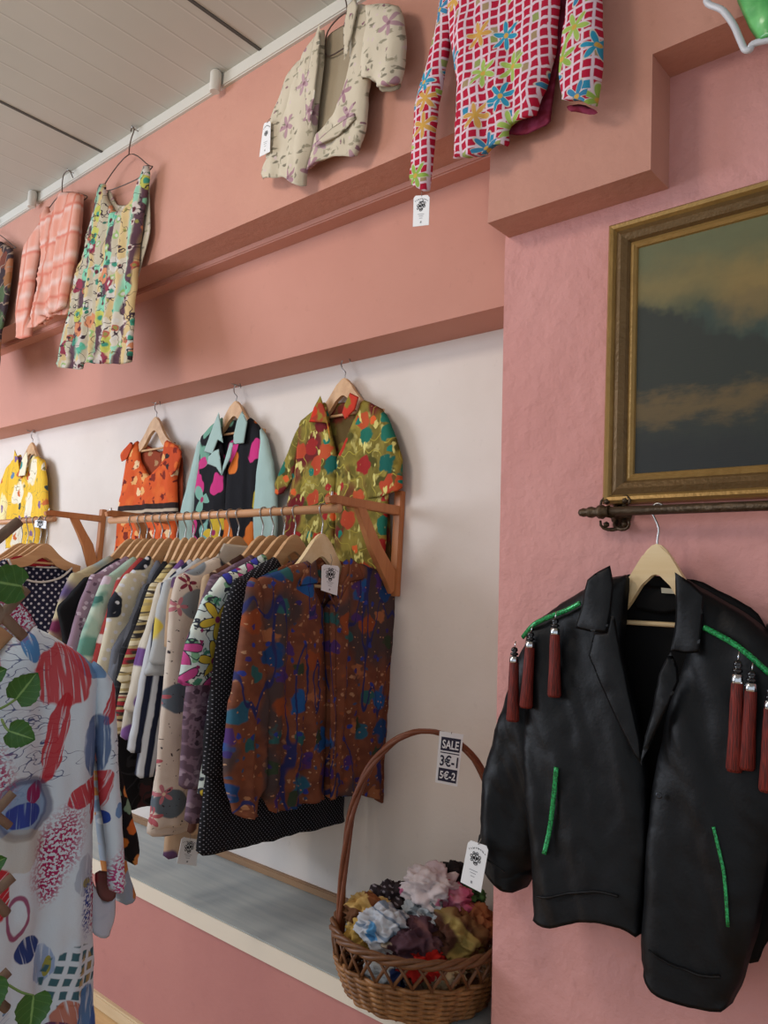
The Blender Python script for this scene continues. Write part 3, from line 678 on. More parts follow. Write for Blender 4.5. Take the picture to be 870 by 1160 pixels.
rowdef = [  # name, label, category, tip px, outer sleeve px, sleeve width, material, hem height, options
 ('dotted_blouse', 'long black blouse with tiny white dots hanging behind the rust patterned blouse', 'blouse', (262, 657), [(250, 690), (240, 745), (229, 830), (226, 880)], .13, dots2, 962, dict(hemw=.27, sT=.06, T=.05)),
 ('floral_shirt', 'pale shirt with big pink and yellow outlined flowers, next to the black dotted blouse', 'shirt', (250, 651), [(226, 682), (209, 724), (198, 776)], .12, floralbig, 900, dict(sT=.05)),
 ('paisley_blouse', 'dusty mauve paisley blouse squeezed behind the pale big flower shirt', 'blouse', (237, 652), [(222, 690), (214, 740), (206, 800), (201, 893)], .11, mauve, 930, {}),
 ('giraffe_dress', 'brown giraffe patched dress showing low beside the long black dotted blouse', 'dress', (228, 652), [(222, 690), (218, 740)], .12, giraf, 945, dict(hemw=.19)),
 ('rose_print_shirt', 'cream long sleeved shirt printed with dark squares and small roses', 'shirt', (198, 653), [(190, 685), (187, 735), (182, 800), (177, 850), (170, 938)], .135, creamsq, 945, dict(sT=.055, collar=lt('cream collar', '#CFC7BA', [('cells', 22, .18, ['#8a6a64', '#6e5a58'], .4, 1, 3, .3)]))),
 ('spotted_dress', 'tan dress with purple spots hanging lowest, behind the cream rose print shirt', 'dress', (193, 655), [(187, 690), (185, 735)], .12, beigdot, 974, dict(hemw=.15)),
 ('yellow_flower_shirt', 'grey white shirt with yellow flowers and dark patches left of the rose print', 'shirt', (184, 658), [(176, 690), (171, 735), (166, 752)], .11, yelnav, 765, dict(sT=.05)),
 ('striped_blouse', 'navy and white striped long sleeved blouse in the row', 'blouse', (180, 661), [(180, 700), (170, 750), (160, 815), (150, 880)], .14, stripe, 850, dict(sT=.055)),
 ('purple_dot_blouse', 'cream blouse with scattered purple dots and a loose sleeve', 'blouse', (177, 661), [(166, 702), (154, 749), (137, 806)], .125, purpdot, 835, dict(sT=.06)),
 ('belt_print_shirt', 'cream shirt with a red, black and gold belt print', 'shirt', (168, 661), [(157, 697), (143, 735), (129, 773)], .12, belts, 830, dict(sT=.06)),
 ('black_dress', 'black dress with a faint dark floral print hanging low behind the belt print shirt', 'dress', (164, 663), [(150, 700), (140, 740)], .12, fab('black faint floral', '#17161a', [('cells', 11, .26, ['#5a5630', '#4a2c30', '#3c4a3a'], .45, 1, 3, .35), ('lines', 15, .02, '#2c2c30')]), 915, {}),
 ('grey_shirt', 'plain slate grey long shirt hanging in the row', 'shirt', (160, 662), [(143, 708), (123, 763), (119, 815)], .15, greyk, 900, {}),
 ('patchwork_shirt', 'black and cream patchwork shirt with small dotted pieces', 'shirt', (140, 651), [(121, 682), (118, 710), (108, 752), (104, 790)], .14, patchw, 850, dict(sT=.06)),
 ('red_dot_blouse', 'red blouse with white dots showing a narrow strip in the row', 'blouse', (131, 655), [(118, 697), (103, 749), (97, 790)], .12, reddot, 870, {}),
 ('mint_floral_shirt', 'mint green watercolour floral shirt in the row', 'shirt', (116, 653), [(101, 689), (90, 720), (82, 750)], .13, mint, 860, dict(sT=.06)),
 ('mauve_blouse', 'mauve blouse with a tiny pale floral print', 'blouse', (101, 652), [(86, 689), (74, 733), (68, 780)], .12, mauved, 850, {}),
 ('black_jersey_blouse', 'plain black jersey blouse hanging second from the far end of the row', 'blouse', (93, 655), [(75, 676), (62, 688), (70, 725), (70, 745)], .14, blackm, 850, {}),
 ('multicoloured_shirt', 'cream and purple multicoloured shirt at the far end of the row', 'shirt', (79, 650), [(68, 672), (58, 705), (47, 735)], .12, beigem, 845, {}),
]
XS = []
for nm, lb, ct, tip, outer, wd, mt, hz, op in rowdef:
    x = rackx(tip)
    if XS: x = min(x, XS[-1]-.047)
    XS.append(x)
    rackg(nm, lb, ct, x, tip, outer, wd, mt, hz, **op)
    rhang(x, FX(x).px(tip)[1], 'pale wooden hanger on the rod holding the '+' '.join(lb.split()[:6]).replace(',', ''), -.008, ROD_Y-FX(x).px(tip)[0])
# dark garments low in the gap between the grey shirt and the striped blouse
# ---- rust patterned blouse, first on the rod, turned to face the room
xb = at(365, 581, 1, ROD_Y).x+.012; FB = FX(xb)
rust = fab('rust and blue folk print', '#683C2C', [('noise', 16, .5, .12, '#7a4832', (1, 1), 1), ('cells', 42, .2, ['#A07050', '#3d4a6a', '#8a4a2C', '#A88060'], .45, 1, 2, .25), ('noise', 5, .56, .03, '#4a3b3a', (1, .6), 3),
    ('cells', 9.5, .27, ['#1F4A86', '#22538c', '#1d3f6e', '#2a5a70', '#8a4526'], .55, .75, 4, .25), ('cells', 12, .22, ['#34402e', '#2b5a5a', '#4a2f6a', '#98603f'], .55, 1, 6, .3), ('lines', 6, .009, '#2a2d5c', (1.9, .45), 5, 1), ('cells', 70, .14, ['#A97A58', '#a98468'], .2, 1, 12, .2), ('cells', 26, .17, ['#2e3a88', '#3a2f6a'], .3, 1, 9, .2)])
q = FB.px((366, 640)); g = garment('patterned_blouse', 'rust brown long sleeved blouse with blue folk print at the near end of the rod', 'blouse', FB, *q, 0)
BP = lambda L, n=0: FB.pxs(L, n)
panel('blouse_back', BP([(347, 632), (386, 632), (425, 648), (432, 700), (432, 900), (280, 905), (290, 660)]), FB, rust, g, .006, -.03, .004)
panel('left_sleeve', BP([(288, 652), (279, 662), (274, 690), (268, 745), (258, 800), (252, 860), (257, 895), (266, 926), (286, 921), (297, 880), (300, 800), (298, 720), (298, 670)]), FB, rust, g, .06, .0, .016, (30, 2.0))
panel('right_sleeve', BP([(425, 645), (440, 654), (447, 680), (448, 740), (446, 800), (443, 880), (440, 905), (420, 908), (416, 880), (420, 780), (420, 700)]), FB, rust, g, .045, .012, .009, (22, 2.5))
panel('front_panel', BP([(347, 634), (318, 644), (290, 655), (287, 690), (292, 780), (292, 900), (302, 920), (338, 908), (362, 903), (364, 800), (364, 690), (352, 665)]), FB, rust, g, .04, .008, .02, (24, 1.1))
panel('front_panel', BP([(386, 633), (410, 640), (430, 648), (433, 690), (432, 800), (424, 905), (395, 897), (362, 903), (362, 800), (363, 686), (375, 675)]), FB, rust, g, .04, .012, .018, (24, 1.1))
panel('placket', BP([(361, 684), (368, 684), (369, 800), (368, 902), (361, 903)]), FB, rust, g, .006, .04, .002, puff=.005)
panel('collar', BP([(347, 634), (335, 645), (327, 664), (352, 660), (370, 688), (362, 665), (350, 652)]), FB, rust, g, .008, .034, .002, puff=.007, res=.009)
panel('collar', BP([(386, 631), (396, 640), (401, 656), (385, 659), (370, 688), (376, 664), (384, 650)]), FB, rust, g, .008, .036, .002, puff=.007, res=.009)
bm = bmesh.new()
for yy in (715, 755, 795, 835, 872): button(bm, FB, *FB.px((365, yy)), .04, .005)
obj('buttons', bm, plain('dark button', '#4a2c22', .3, .5), g)
hz_ = FB.px((366, 604))[1]
hanger(FB, ROD_Y, hz_, ROD_Z, 'pale wooden hanger holding the rust patterned blouse at the rod end', 'wooden hangers on the long rack rod', .2, .15, -.008, W_HANG2, True, .055, .024, ROD_R+.003)
price_tag('white price tag tied at the collar of the rust patterned blouse', FB, BP([(351, 639), (371, 641), (368, 674), (350, 668)]), BP([(361, 628)])[0], .047)
# tag of the low hanging dress
FT = FX(rackx((193, 655))+.03)
price_tag('white price tag hanging below the row of garments over the shelf', FT, P(FT, [(206, 948), (225, 951), (222, 981), (200, 978)]), P(FT, [(212, 935)])[0], .0)
# ---- navy dotted blouse at the end of the second rack
xn = X2-.03; FN = FX(xn); NP = lambda L, n=0: FN.pxs(L, n)
navy = fab('navy with white dots', '#20223A', [('dots', 44, .22, '#C9C9D4')])
red = fab('red lining', '#A02430')
q = FN.px((37, 640)); g = garment('navy_blouse', 'navy top with white dots and white neck piping at the left edge', 'top', FN, *q, 0)
panel('top_back', NP([(8, 633), (40, 636), (80, 641), (86, 650), (66, 720), (-40, 740), (-40, 660)]), FN, navy, g, .006, -.03, .003)
panel('lining', NP([(11, 634), (20, 630), (44, 629), (66, 640), (46, 643), (24, 640)]), FN, red, g, .004, -.016, .004)
panel('top_front', NP([(7, 633), (12, 644), (20, 652), (32, 658), (48, 659), (64, 655), (73, 649), (79, 643), (84, 650), (78, 668), (68, 690), (58, 720), (44, 760), (-40, 790), (-44, 700), (-30, 650)]), FN, navy, g, .035, .004, .01)
bm = bmesh.new(); tube(bm, spline([FN.w(*FN.px(a), .022) for a in [(7, 633), (12, 644), (20, 652), (32, 658), (48, 659), (64, 655), (73, 649), (79, 643)]], 4), .0045, 6)
tube(bm, spline([FN.w(*FN.px(a), -.02) for a in [(9, 633.5), (22, 638), (40, 641.5), (58, 643), (70, 643)]], 4), .004, 6)
obj('neck_piping', bm, plain('white piping', '#C9C6C2', .8), g)['label'] = 'white neck piping'
hz2 = FN.px((37, 614))[1]
hanger(FN, R2Y, hz2, R2Z, 'wooden hanger holding the navy dotted top at the left edge', 'wooden hangers on the left rack rod', (R2Y-FN.px((7,632))[0])*1.0, .085, -.012, None, True, .05, .024, ROD_R+.003)
for k in range(4):
    x = xn-.07-.06*k; F = FX(x)
    hanger(F, R2Y, hz2+.004*(k % 2), R2Z, ['wooden hanger just behind the one with the navy dotted top', 'third wooden hanger on the left rack rod, behind the navy dotted top', 'fourth wooden hanger on the left rack rod, its hook left of the yellow shirt hem', 'fifth wooden hanger on the left rack rod, at the photo edge'][k], 'wooden hangers on the left rack rod', .22, .11, 0, None, True, .05, .024, ROD_R+.003)
    mt = [mauve, floralbig, reddot, purpdot][k]
    g = garment('rack_blouse', ['mauve blouse hidden behind the navy dotted top', 'pale flowered blouse second behind the navy dotted top', 'red dotted blouse third behind the navy dotted top', 'cream spotted blouse fourth behind the navy dotted top'][k], 'blouse', F, R2Y, hz2-.15, 0, 'garments on the left rack')
    hb = hz2-.1; u0 = R2Y
    panel('body', [(u0-.07, hb+.04), (u0-.22, hb-.02), (u0-.24, hb-.3), (u0-.23, hb-.62), (u0+.21, hb-.62), (u0+.2, hb-.02), (u0+.07, hb+.04), (u0, hb-.02)], F, mt, g, .04, 0, .01, (14, 1.2), .04, .03, .6)
# ------------------------------------------------------------------ framed picture on the pillar
FP = FY(0)
bz = plain('antique gold', '#6a5232', .45, .4, .4, .2, 120, .25, 20)
bz2 = plain('bright gold edge', '#9a7a45', .42, .4, .45, .15, 120, .2, 20)
a = FP.px((692, 262)); b_ = FP.px((870, 212)); c_ = FP.px((683, 573)); d_ = FP.px((870, 565))
fx0 = (a[0]+c_[0])/2+.010; fz1 = (a[1]+b_[1])/2; fz0 = (c_[1]+d_[1])/2; fx1 = fx0+.505
g = thing('framed_picture', 'dark old landscape picture in a moulded gold frame on the pink pillar', 'picture', ((fx0+fx1)/2, -.01, fz0))
prof = [(0, -.002), (0, -.026), (.006, -.033), (.013, -.031), (.018, -.024), (.03, -.03), (.042, -.024), (.047, -.017), (.054, -.02), (.060, -.016), (.064, -.008), (.064, -.002)]
def mould(i0, i1):
    bm = bmesh.new(); R = []
    for x, z, sx, sz in ((fx0, fz0, 1, 1), (fx1, fz0, -1, 1), (fx1, fz1, -1, -1), (fx0, fz1, 1, -1)):
        R.append([bm.verts.new((x+sx*t, y, z+sz*t)) for t, y in prof[i0:i1]])
    for i in range(4):
        A, B = R[i], R[(i+1) % 4]
        for j in range(len(A)-1): bm.faces.new((A[j], A[j+1], B[j+1], B[j]))
    return bm
obj('outer_moulding', mould(0, 5), bz2, g, False); obj('middle_moulding', mould(4, 8), bz, g, False); obj('inner_moulding', mould(7, 12), bz2, g, False)
b = NB('old dark landscape painting', 'Object'); s_ = b.sep(b.uv)
PW, PH = fx1-fx0-.12, fz1-fz0-.12
hx = b.math('DIVIDE', s_[0], PW); hz = b.math('DIVIDE', b.math('SUBTRACT', s_[2], .06), PH)
n1 = b.noise(b.uv, 7, 4, .6); n2 = b.noise(b.map(b.uv, (1, 1, 2.2)), 11, 5, .6)
hzn = b.math('ADD', hz, b.math('MULTIPLY', b.math('SUBTRACT', n1, .5), .35))
c = b.mix(b.step(hzn, .45, 1.0), lin('#454a38'), lin('#6a6c4c'))
c = b.mix(b.math('MULTIPLY', b.below(b.math('ABSOLUTE', b.math('SUBTRACT', hzn, .80)), .08, .09), .7), c, lin('#8e7a48'))
c = b.mix(b.below(b.math('ADD', hzn, b.math('MULTIPLY', hx, -.25)), .68, .03), c, lin('#394840'))
c = b.mix(b.below(b.math('ADD', hzn, b.math('MULTIPLY', hx, .3)), .56, .03), c, lin('#2e332e'))
c = b.mix(b.math('MULTIPLY', b.below(b.math('ABSOLUTE', b.math('SUBTRACT', b.math('ADD', hz, b.math('MULTIPLY', b.math('SUBTRACT', n2, .5), .3)), .27)), .05, .05), .55), c, lin('#83683a'))
gl = b.math('SQRT', b.math('ADD', b.math('POWER', b.math('DIVIDE', b.math('SUBTRACT', hx, .6-.5), .2), 2), b.math('POWER', b.math('DIVIDE', b.math('SUBTRACT', hzn, .7), .13), 2)))
c = b.mix(b.math('MULTIPLY', b.below(gl, .8, .5), .6), c, lin('#9a7d46'))
c = b.mix(b.below(hzn, .14, .08), c, lin('#25282a'))
c = b.mix(b.math('MULTIPLY', n2, .35), c, lin('#30352c'))
wv = b.math('ADD', b.noise(b.map(b.uv, (1, 1, .05)), 400, 1), b.noise(b.map(b.uv, (.05, 1, 1)), 400, 1)); b.bump(wv, .1, .002)
bm = bmesh.new(); box(bm, (fx0+.055, -.012, fz0+.055), (fx1-.055, -.006, fz1-.055)); obj('canvas', bm, b.done(c, .6, .3), g, False)
bm = bmesh.new(); box(bm, (fx0+.004, -.008, fz0+.004), (fx1-.004, -.001, fz1-.004)); obj('backing_board', bm, plain('dark board', '#3a2c1c'), g, False)
# ------------------------------------------------------------------ bronze rail under the picture
YRL = -.05; FR_ = FY(YRL)
bron = plain('aged bronze', '#4a3b2a', .45, .5, .7, .4, 90, .3, 25)
rl = FR_.px((700, 579)); rr = FR_.px((868, 573)); zr_ = (rl[1]+rr[1])/2
xl = FR_.px((690, 578))[0]; xr_ = xl+.75
g = thing('hanging_rail', 'ornate aged bronze rail fixed under the gold framed picture', 'rail', ((xl+xr_)/2, 0, zr_))
bm = bmesh.new(); tube(bm, [(xl-.01, YRL, zr_), (xr_, YRL, zr_)], .0095, 14); obj('rail_bar', bm, bron, g)
xe = FR_.px((655, 579))[0]
bm = bmesh.new(); L = xl-xe; lathe(bm, [(.001, 0), (.007, .004), (.0095, .012), (.008, .02), (.011, .024), (.012, L*.45), (.009, L*.6), (.014, L*.68), (.015, L*.8), (.011, L*.88), (.013, L)], (xe, YRL, zr_), (1, 0, 0), 14); obj('finial', bm, bron, g)
for x in (xl+.005, xr_-.05):
    bm = bmesh.new()
    lathe(bm, [(.022, 0), (.024, .004), (.012, .009), (.009, .04), (.012, .052)], (x, -.001, zr_-.002), (0, -1, 0), 12)
    for sx, sz in ((-1, 1), (1, -1), (-1, -1), (1, 1)):
        pts = [(x+sx*(.008+.026*t)*math.cos(t*3.6), -.006-.03*t, zr_+sz*(.012+.03*t)*abs(math.sin(.5+t*2.4))+sz*.006) for t in [k/9 for k in range(10)]]
        tube(bm, pts, [.006-.0035*k/9 for k in range(10)], 6)
        bmesh.ops.create_icosphere(bm, subdivisions=1, radius=.007, matrix=Matrix.Translation((x+sx*.02, -.03, zr_+sz*.024)))
    obj('rail_bracket', bm, bron, g)
# ------------------------------------------------------------------ leather jacket
b = NB('black leather', 'Object'); n1 = b.noise(b.uv, 9, 4, .55); n2 = b.noise(b.uv, 160, 3)
b.bump(b.math('ADD', b.math('MULTIPLY', n1, 1.2), b.math('MULTIPLY', n2, .18)), .22, .01)
LEA = b.done(b.mix(n1, lin('#040507'), lin('#080a0e')), b.math('MULTIPLY_ADD', n1, .2, .4), .24)
LIN_ = plain('black lining', '#050507', .7, .2)
b = NB('green sequins', 'Object'); v = b.n.new('ShaderNodeTexVoronoi'); b.l.new(b.uv, v.inputs[0]); v.inputs['Scale'].default_value = 420
r = b.sep(v.outputs['Color']); GRN = b.done(b.mix(r[0], lin('#0c5a2e'), lin('#27b060')), .25, .6, .3)
b.bump(r[1], .6, .004)
TAS = None
b = NB('rust red tassel thread', 'Object'); f = b.noise(b.map(b.uv, (1, 1, .04)), 700, 1)
TAS = b.done(b.mix(b.step(f, .35, .65), lin('#4a120c'), lin('#7d2418')), .6, .35); b.bump(f, .5, .004)
CHR = plain('chrome cap', '#C9CDD2', .18, .5, 1); BEAD = plain('black glass bead', '#0b0b10', .1, .6)
FJ = FY(-.052); JP = lambda L, n=0: FJ.pxs(L, n)
cx = FJ.px((745, 650)); g = garment('leather_jacket', 'black leather jacket with red tassels and green sequin trim hanging on the bronze rail', 'jacket', FJ, cx[0], cx[1])
u0 = cx[0]
def mirj(L): return [(2*u0-a_, b2) for a_, b2 in L]
sleeve = [(640, 690), (606, 706), (599, 712), (588, 738), (576, 775), (560, 821), (550, 865), (545, 905), (543, 940), (541, 958), (556, 982), (575, 1000), (592, 1009), (599, 992), (607, 968), (613, 920), (618, 860), (640, 780)]
tors_l = [(717, 650), (683, 658), (640, 682), (601, 711), (600, 770), (604, 848), (612, 930), (617, 968), (619, 1005), (622, 1030), (636, 1037), (652, 1038), (672, 1033), (693, 1031), (712, 1034), (729, 1039), (743, 1052), (748, 960), (745, 880), (733, 810), (712, 735)]
tors_r = [(779, 655), (812, 674), (840, 690), (868, 708), (905, 745), (900, 860), (885, 960), (874, 1030), (866, 1066), (855, 1100), (842, 1128), (820, 1126), (797, 1119), (775, 1110), (760, 1101), (744, 1078), (743, 1050), (744, 960), (748, 880), (760, 815), (783, 740)]
def wrk(A):
    return lambda u, v: A*noise.noise((u*15+v*4, v*4.5+u*7, 3.3))+A*.45*abs(noise.noise((u*30+v*9, v*17, 8.1)))
hang_out = lambda u, v: .035*max(0, (FJ.px((745, 700))[1]-v))/.45
WT = lambda u, v: wrk(.014)(u, v)+hang_out(u, v)
panel('jacket_back', JP([(709, 648), (785, 656), (850, 690), (880, 740), (880, 1040), (850, 1100), (745, 1060), (640, 1030), (622, 1000), (606, 760), (610, 712), (680, 660)]), FJ, LIN_, g, .006, -.03, .003, label='black lining of the open jacket')
panel('left_sleeve', JP(sleeve), FJ, LEA, g, .085, -.012, .004, (15, 5), .05, .011, nfun=wrk(.024))
cuff = [(541, 958), (543, 938), (560, 955), (580, 972), (597, 984), (601, 990), (592, 1010), (574, 1001), (556, 983)]
panel('cuff', JP(cuff), FJ, LEA, g, .085, -.009, .004, (15, 5), .05, .01, nfun=wrk(.024))
panel('right_sleeve', mirj(JP(sleeve)), FJ, LEA, g, .085, -.012, .004, (15, 5), .05, .014, nfun=wrk(.024))
panel('left_front', JP(tors_l), FJ, LEA, g, .06, .012, 0, (13, 3), .05, .011, nfun=WT)
panel('right_front', JP(tors_r), FJ, LEA, g, .06, .014, 0, (13, 3), .05, .011, nfun=WT)
def seam(name, pts, n, r=.0022):
    q_ = [(p.x, p.y) for p in spline([(a_, b2, 0) for a_, b2 in JP(pts)], 8)]
    bm = bmesh.new(); tube(bm, [FJ.w(a_, b2, n+WT(a_, b2)) for a_, b2 in q_], r, 6); obj(name, bm, LEA, g)
seam('cuff_seam', [(558, 952), (568, 960), (580, 970), (592, 980)], .034)
seam('waist_seam', [(634, 1004), (650, 1004), (672, 1000), (700, 998), (724, 1003)], .0482)
seam('waist_seam', [(760, 1058), (772, 1067), (790, 1077), (815, 1086), (838, 1088)], .0502)
# collar and lapels
panel('collar', JP([(707, 643), (694, 650), (683, 659), (676, 685), (668, 712), (686, 716), (705, 717), (709, 690), (711, 665)]), FJ, LEA, g, .012, .057, .001, nfun=WT, puff=.005, res=.009, hem=False)
panel('collar', JP([(781, 651), (798, 662), (812, 676), (811, 705), (808, 739), (792, 740), (776, 737), (780, 700), (782, 670)]), FJ, LEA, g, .012, .06, .001, nfun=WT, puff=.005, res=.009, hem=False)
panel('lapel', JP([(705, 717), (690, 717), (684, 742), (700, 775), (722, 820), (738, 850), (747, 862), (744, 835), (733, 790), (716, 720), (710, 690)]), FJ, LEA, g, .012, .055, .001, nfun=WT, puff=.005, res=.009, hem=False)
panel('lapel', JP([(776, 738), (784, 755), (786, 770), (778, 795), (764, 820), (750, 850), (746, 860), (749, 830), (757, 800), (768, 755)]), FJ, LEA, g, .012, .058, .001, nfun=WT, puff=.005, res=.009, hem=False)
panel('collar_stand', JP([(709, 655), (725, 662), (745, 664), (770, 664), (783, 660), (780, 690), (745, 696), (712, 690)]), FJ, LIN_, g, .006, -.018, .002)
bm = bmesh.new(); q0, q1, q2, q3 = JP([(747, 665.5), (763, 667), (763, 672.5), (747.5, 671.5)]); prism(bm, [q0, q1, q2, q3], FJ, -.010, -.008)
obj('size_label', bm, plain('cream woven label', '#BDB8A6', .8), g, False)
def trim(name, pts, n, r, lab):
    bm = bmesh.new(); tube(bm, spline([FJ.w(p[0], p[1], n_+WT(*p)) for p, n_ in zip(pts, n)], 5), r, 8, False, .6); o = obj(name, bm, GRN, g); o['label'] = lab
sh = JP([(672, 684), (655, 692), (636, 699), (618, 708), (602, 722)])
shr = [FJ.px(p) for p in [(811, 711), (828, 720), (846, 730), (864, 743), (885, 762)]]
NS = [.054, .053, .051, .046, .034]
trim('shoulder_trim', sh, NS, .0052, 'green sequin trim'); trim('shoulder_trim', shr, [.058]*5, .0052, 'green sequin trim')
trim('pocket_trim', JP([(652, 864), (649, 895), (645, 930), (641, 958)]), [.051]*4, .0052, 'green sequin trim')
trim('pocket_trim', JP([(828, 927), (834, 950), (841, 980), (846, 1033)]), [.052]*4, .003, 'green sequin trim')
def tassel(q, qb, n):
    (u, v), (ub, vb) = FJ.px(q), FJ.px(qb); H = v-vb
    nn = n-.012+max(WT(u, v), WT(ub, vb))
    def pt(t, d=0): return FJ.w(u+(ub-u)*t, v+(vb-v)*t, nn+d)
    ax = (pt(1)-pt(0)).normalized()
    bm = bmesh.new(); lathe(bm, [(.005, H*.23), (.0095, H*.25), (.0105, H*.4), (.0115, H*.7), (.0135, H*.97), (.0115, H)], pt(0), ax, 14)
    t = obj('tassel', bm, TAS, g); t['label'] = 'rust red tassel'
    bm = bmesh.new(); lathe(bm, [(.004, H*.17), (.0092, H*.18), (.0098, H*.25), (.0085, H*.262)], pt(0), ax, 14); obj('silver_cap', bm, CHR, t)
    bm = bmesh.new(); lathe(bm, [(.001, H*.05), (.006, H*.07), (.0072, H*.1), (.004, H*.125), (.008, H*.135), (.0085, H*.155), (.004, H*.17)], pt(0), ax, 12); obj('bead', bm, BEAD, t)
    bm = bmesh.new(); tube(bm, [pt(-.02, -.004), pt(.06)], .0012, 6); obj('ring', bm, CHR, t)
for q, qb in (((646, 696), (645, 788)), ((619, 711), (613, 800)), ((599, 728), (597, 815))): tassel(q, qb, .064 if q[0] > 600 else .05)
for q, qb in (((853, 740), (849, 868)), ((868, 752), (862, 866)), ((889, 770), (885, 890))): tassel(q, qb, .066)
bm = bmesh.new(); button(bm, FJ, *FJ.px((764, 895)), .07, .006); button(bm, FJ, *FJ.px((765, 1086)), .085, .005); obj('snap_buttons', bm, plain('dark snap', '#3a3d42', .3, .5, .8), g)
zj = FJ.px((743, 616))[1]
hanger(FJ, FJ.px((744, 620))[0], zj, zr_, 'pale maple hanger holding the black leather jacket on the bronze rail', None, .17, .155, -.003, W_HANG2, True, .05, .022, .0125)
FJT = FY(-.135)
price_tag('white price tag at the cuff of the black leather jacket', FJT, P(FJT, [(531, 951), (554, 959), (545, 1011), (522, 999)]), FJT.px((545, 950)), 0)
# ------------------------------------------------------------------ basket of scarves on the shelf
bc = Vector((-1.222, .03, ZS)); LA = Vector((math.cos(TH), math.sin(TH), 0)); SA = Vector((-math.sin(TH), math.cos(TH), 0))
RA, RB, HB = .203, .198, .135
b = NB('brown wicker', 'Object'); f = b.noise(b.uv, 60, 3); WICK = b.done(b.mix(f, lin('#4a2c1a'), lin('#7d5230')), .5, .4)
WICK2 = wood('lighter wicker', '#6b4526', '#9a6c40', 2, .5, 40)
g = thing('wicker_basket', 'brown wicker basket with tall hoop handle full of scarves on the shelf', 'basket', bc)
def bp(a, t, d=0):                                            # point on the basket wall, t from 0 (foot) to 1 (rim)
    k = .76+.26*t-.02*math.cos(t*PI); k = .80+.2*math.sin(t*PI/2)
    return bc+LA*((RA*k+d)*math.cos(a))+SA*((RB*k+d)*math.sin(a))+Vector((0, 0, .006+HB*t))
NST = 30
bm = bmesh.new()
for i in range(NST):
    a = 2*PI*i/NST
    tube(bm, [bp(a, t/8, .0) for t in range(0, 6)]+[bp(a+.09, .82, 0), bp(a+.17, .98, .0)], .0042, 6)
    tube(bm, [bp(a, .6, .003), bp(a-.09, .82, .003), bp(a-.17, .98, .002)], .0034, 6)
obj('stakes', bm, WICK, g)
bm = bmesh.new(); rows = 13
for k in range(rows):
    t = .02+.55*k/(rows-1); n = NST*4
    tube(bm, [bp(2*PI*j/n, t, .0048*math.cos(PI*(j/4*1.0)+(PI if k % 2 else 0))) for j in range(n)], .0052, 6, True)
obj('weave', bm, WICK2, g)
bm = bmesh.new()
for s_ in range(3):
    n = 120; tube(bm, [bp(2*PI*j/n, 1.0, .0)+LA*(.006*math.cos(2*PI*j/n*9+s_*2.1)*math.cos(2*PI*j/n))+SA*(.006*math.cos(2*PI*j/n*9+s_*2.1)*math.sin(2*PI*j/n))+Vector((0, 0, .006*math.sin(2*PI*j/n*9+s_*2.1))) for j in range(n)], .0062, 6, True)
obj('rim', bm, WICK, g)
bm = bmesh.new(); n = 40; lathe(bm, [(.001, .004), (1, .004), (1, .012), (.001, .012)], (0, 0, 0), (0, 0, 1), 40)
for v in bm.verts:
    v.co = bc+LA*(v.co.x*RA*.8)+SA*(v.co.y*RB*.8)+Vector((0, 0, v.co.z))
obj('base', bm, WICK, g)
hh = .0
FB_ = Frame(bc, LA, -SA)
zt_ = FB_.px((497, 829))[1]
bm = bmesh.new(); HN = 44
for s_ in range(3):
    pts = []
    for j in range(HN+1):
        th = PI*j/HN; c1 = math.cos(th); w_ = RA*.93
        e = abs(math.sin(th))**.72
        cu = -(abs(c1)**.9)*math.copysign(1, c1)*w_*(1.0+.08*math.sin(th*2)**2)
        z = HB*.55+(zt_-HB*.55)*e
        ph = j*.42+s_*2.1
        pts.append(bc+LA*(cu+.0055*math.cos(ph))+SA*(.0055*math.sin(ph))+Vector((0, 0, z)))
    tube(bm, pts, .006, 7)
obj('handle', bm, plain('red brown cane', '#6e3a20', .42, .45, 0, .2, 80, .3, 30), g)
# the SALE sign
FS = Frame(bc+SA*-.012, LA, -SA); SP = FS.pxs([(498, 828), (525, 832), (518, 891), (493, 886)])
g2 = thing('sale_sign', 'white and navy SALE price sign hung on the wicker basket handle', 'sign', FS.w(*SP[0]))
bm = bmesh.new(); prism(bm, SP, FS, 0, .0016); obj('card', bm, M_card, g2, False)
NAVY = plain('navy print', '#23233A', .6)
tl, tr, brr, bl_ = [Vector(p) for p in SP]
def sq_(s, t): p = (tl*(1-s)+tr*s)*(1-t)+(bl_*(1-s)+brr*s)*t; return (p.x, p.y)
def stext(txt, s0, s1, t0, t1, mat, name):
    cu = bpy.data.curves.new('txt', 'FONT'); cu.body = txt; cu.size = 1; cu.offset = .022; cu.resolution_u = 3
    to = bpy.data.objects.new('txt', cu); C.objects.link(to); bpy.context.view_layer.update()
    me = bpy.data.meshes.new_from_object(to.evaluated_get(bpy.context.evaluated_depsgraph_get())); bpy.data.objects.remove(to)
    xs = [v.co.x for v in me.vertices]; ys = [v.co.y for v in me.vertices]; x0, x1, y0, y1 = min(xs), max(xs), min(ys), max(ys)
    bm = bmesh.new(); bm.from_mesh(me)
    for v in bm.verts:
        q = sq_(s0+(s1-s0)*(v.co.x-x0)/(x1-x0), t1+(t0-t1)*(v.co.y-y0)/(y1-y0)); v.co = FS.w(q[0], q[1], .0026)
    obj(name, bm, mat, g2, False)
for t0, t1 in ((.1, .36), (.7, .95)):
    bm = bmesh.new(); prism(bm, [sq_(.1, t0), sq_(.92, t0), sq_(.92, t1), sq_(.1, t1)], FS, .0015, .002); obj('dark_block', bm, NAVY, g2, False)
bm = bmesh.new(); prism(bm, [sq_(.1, .39), sq_(.92, .39), sq_(.92, .41), sq_(.1, .41)], FS, .0015, .002); obj('rule', bm, NAVY, g2, False)
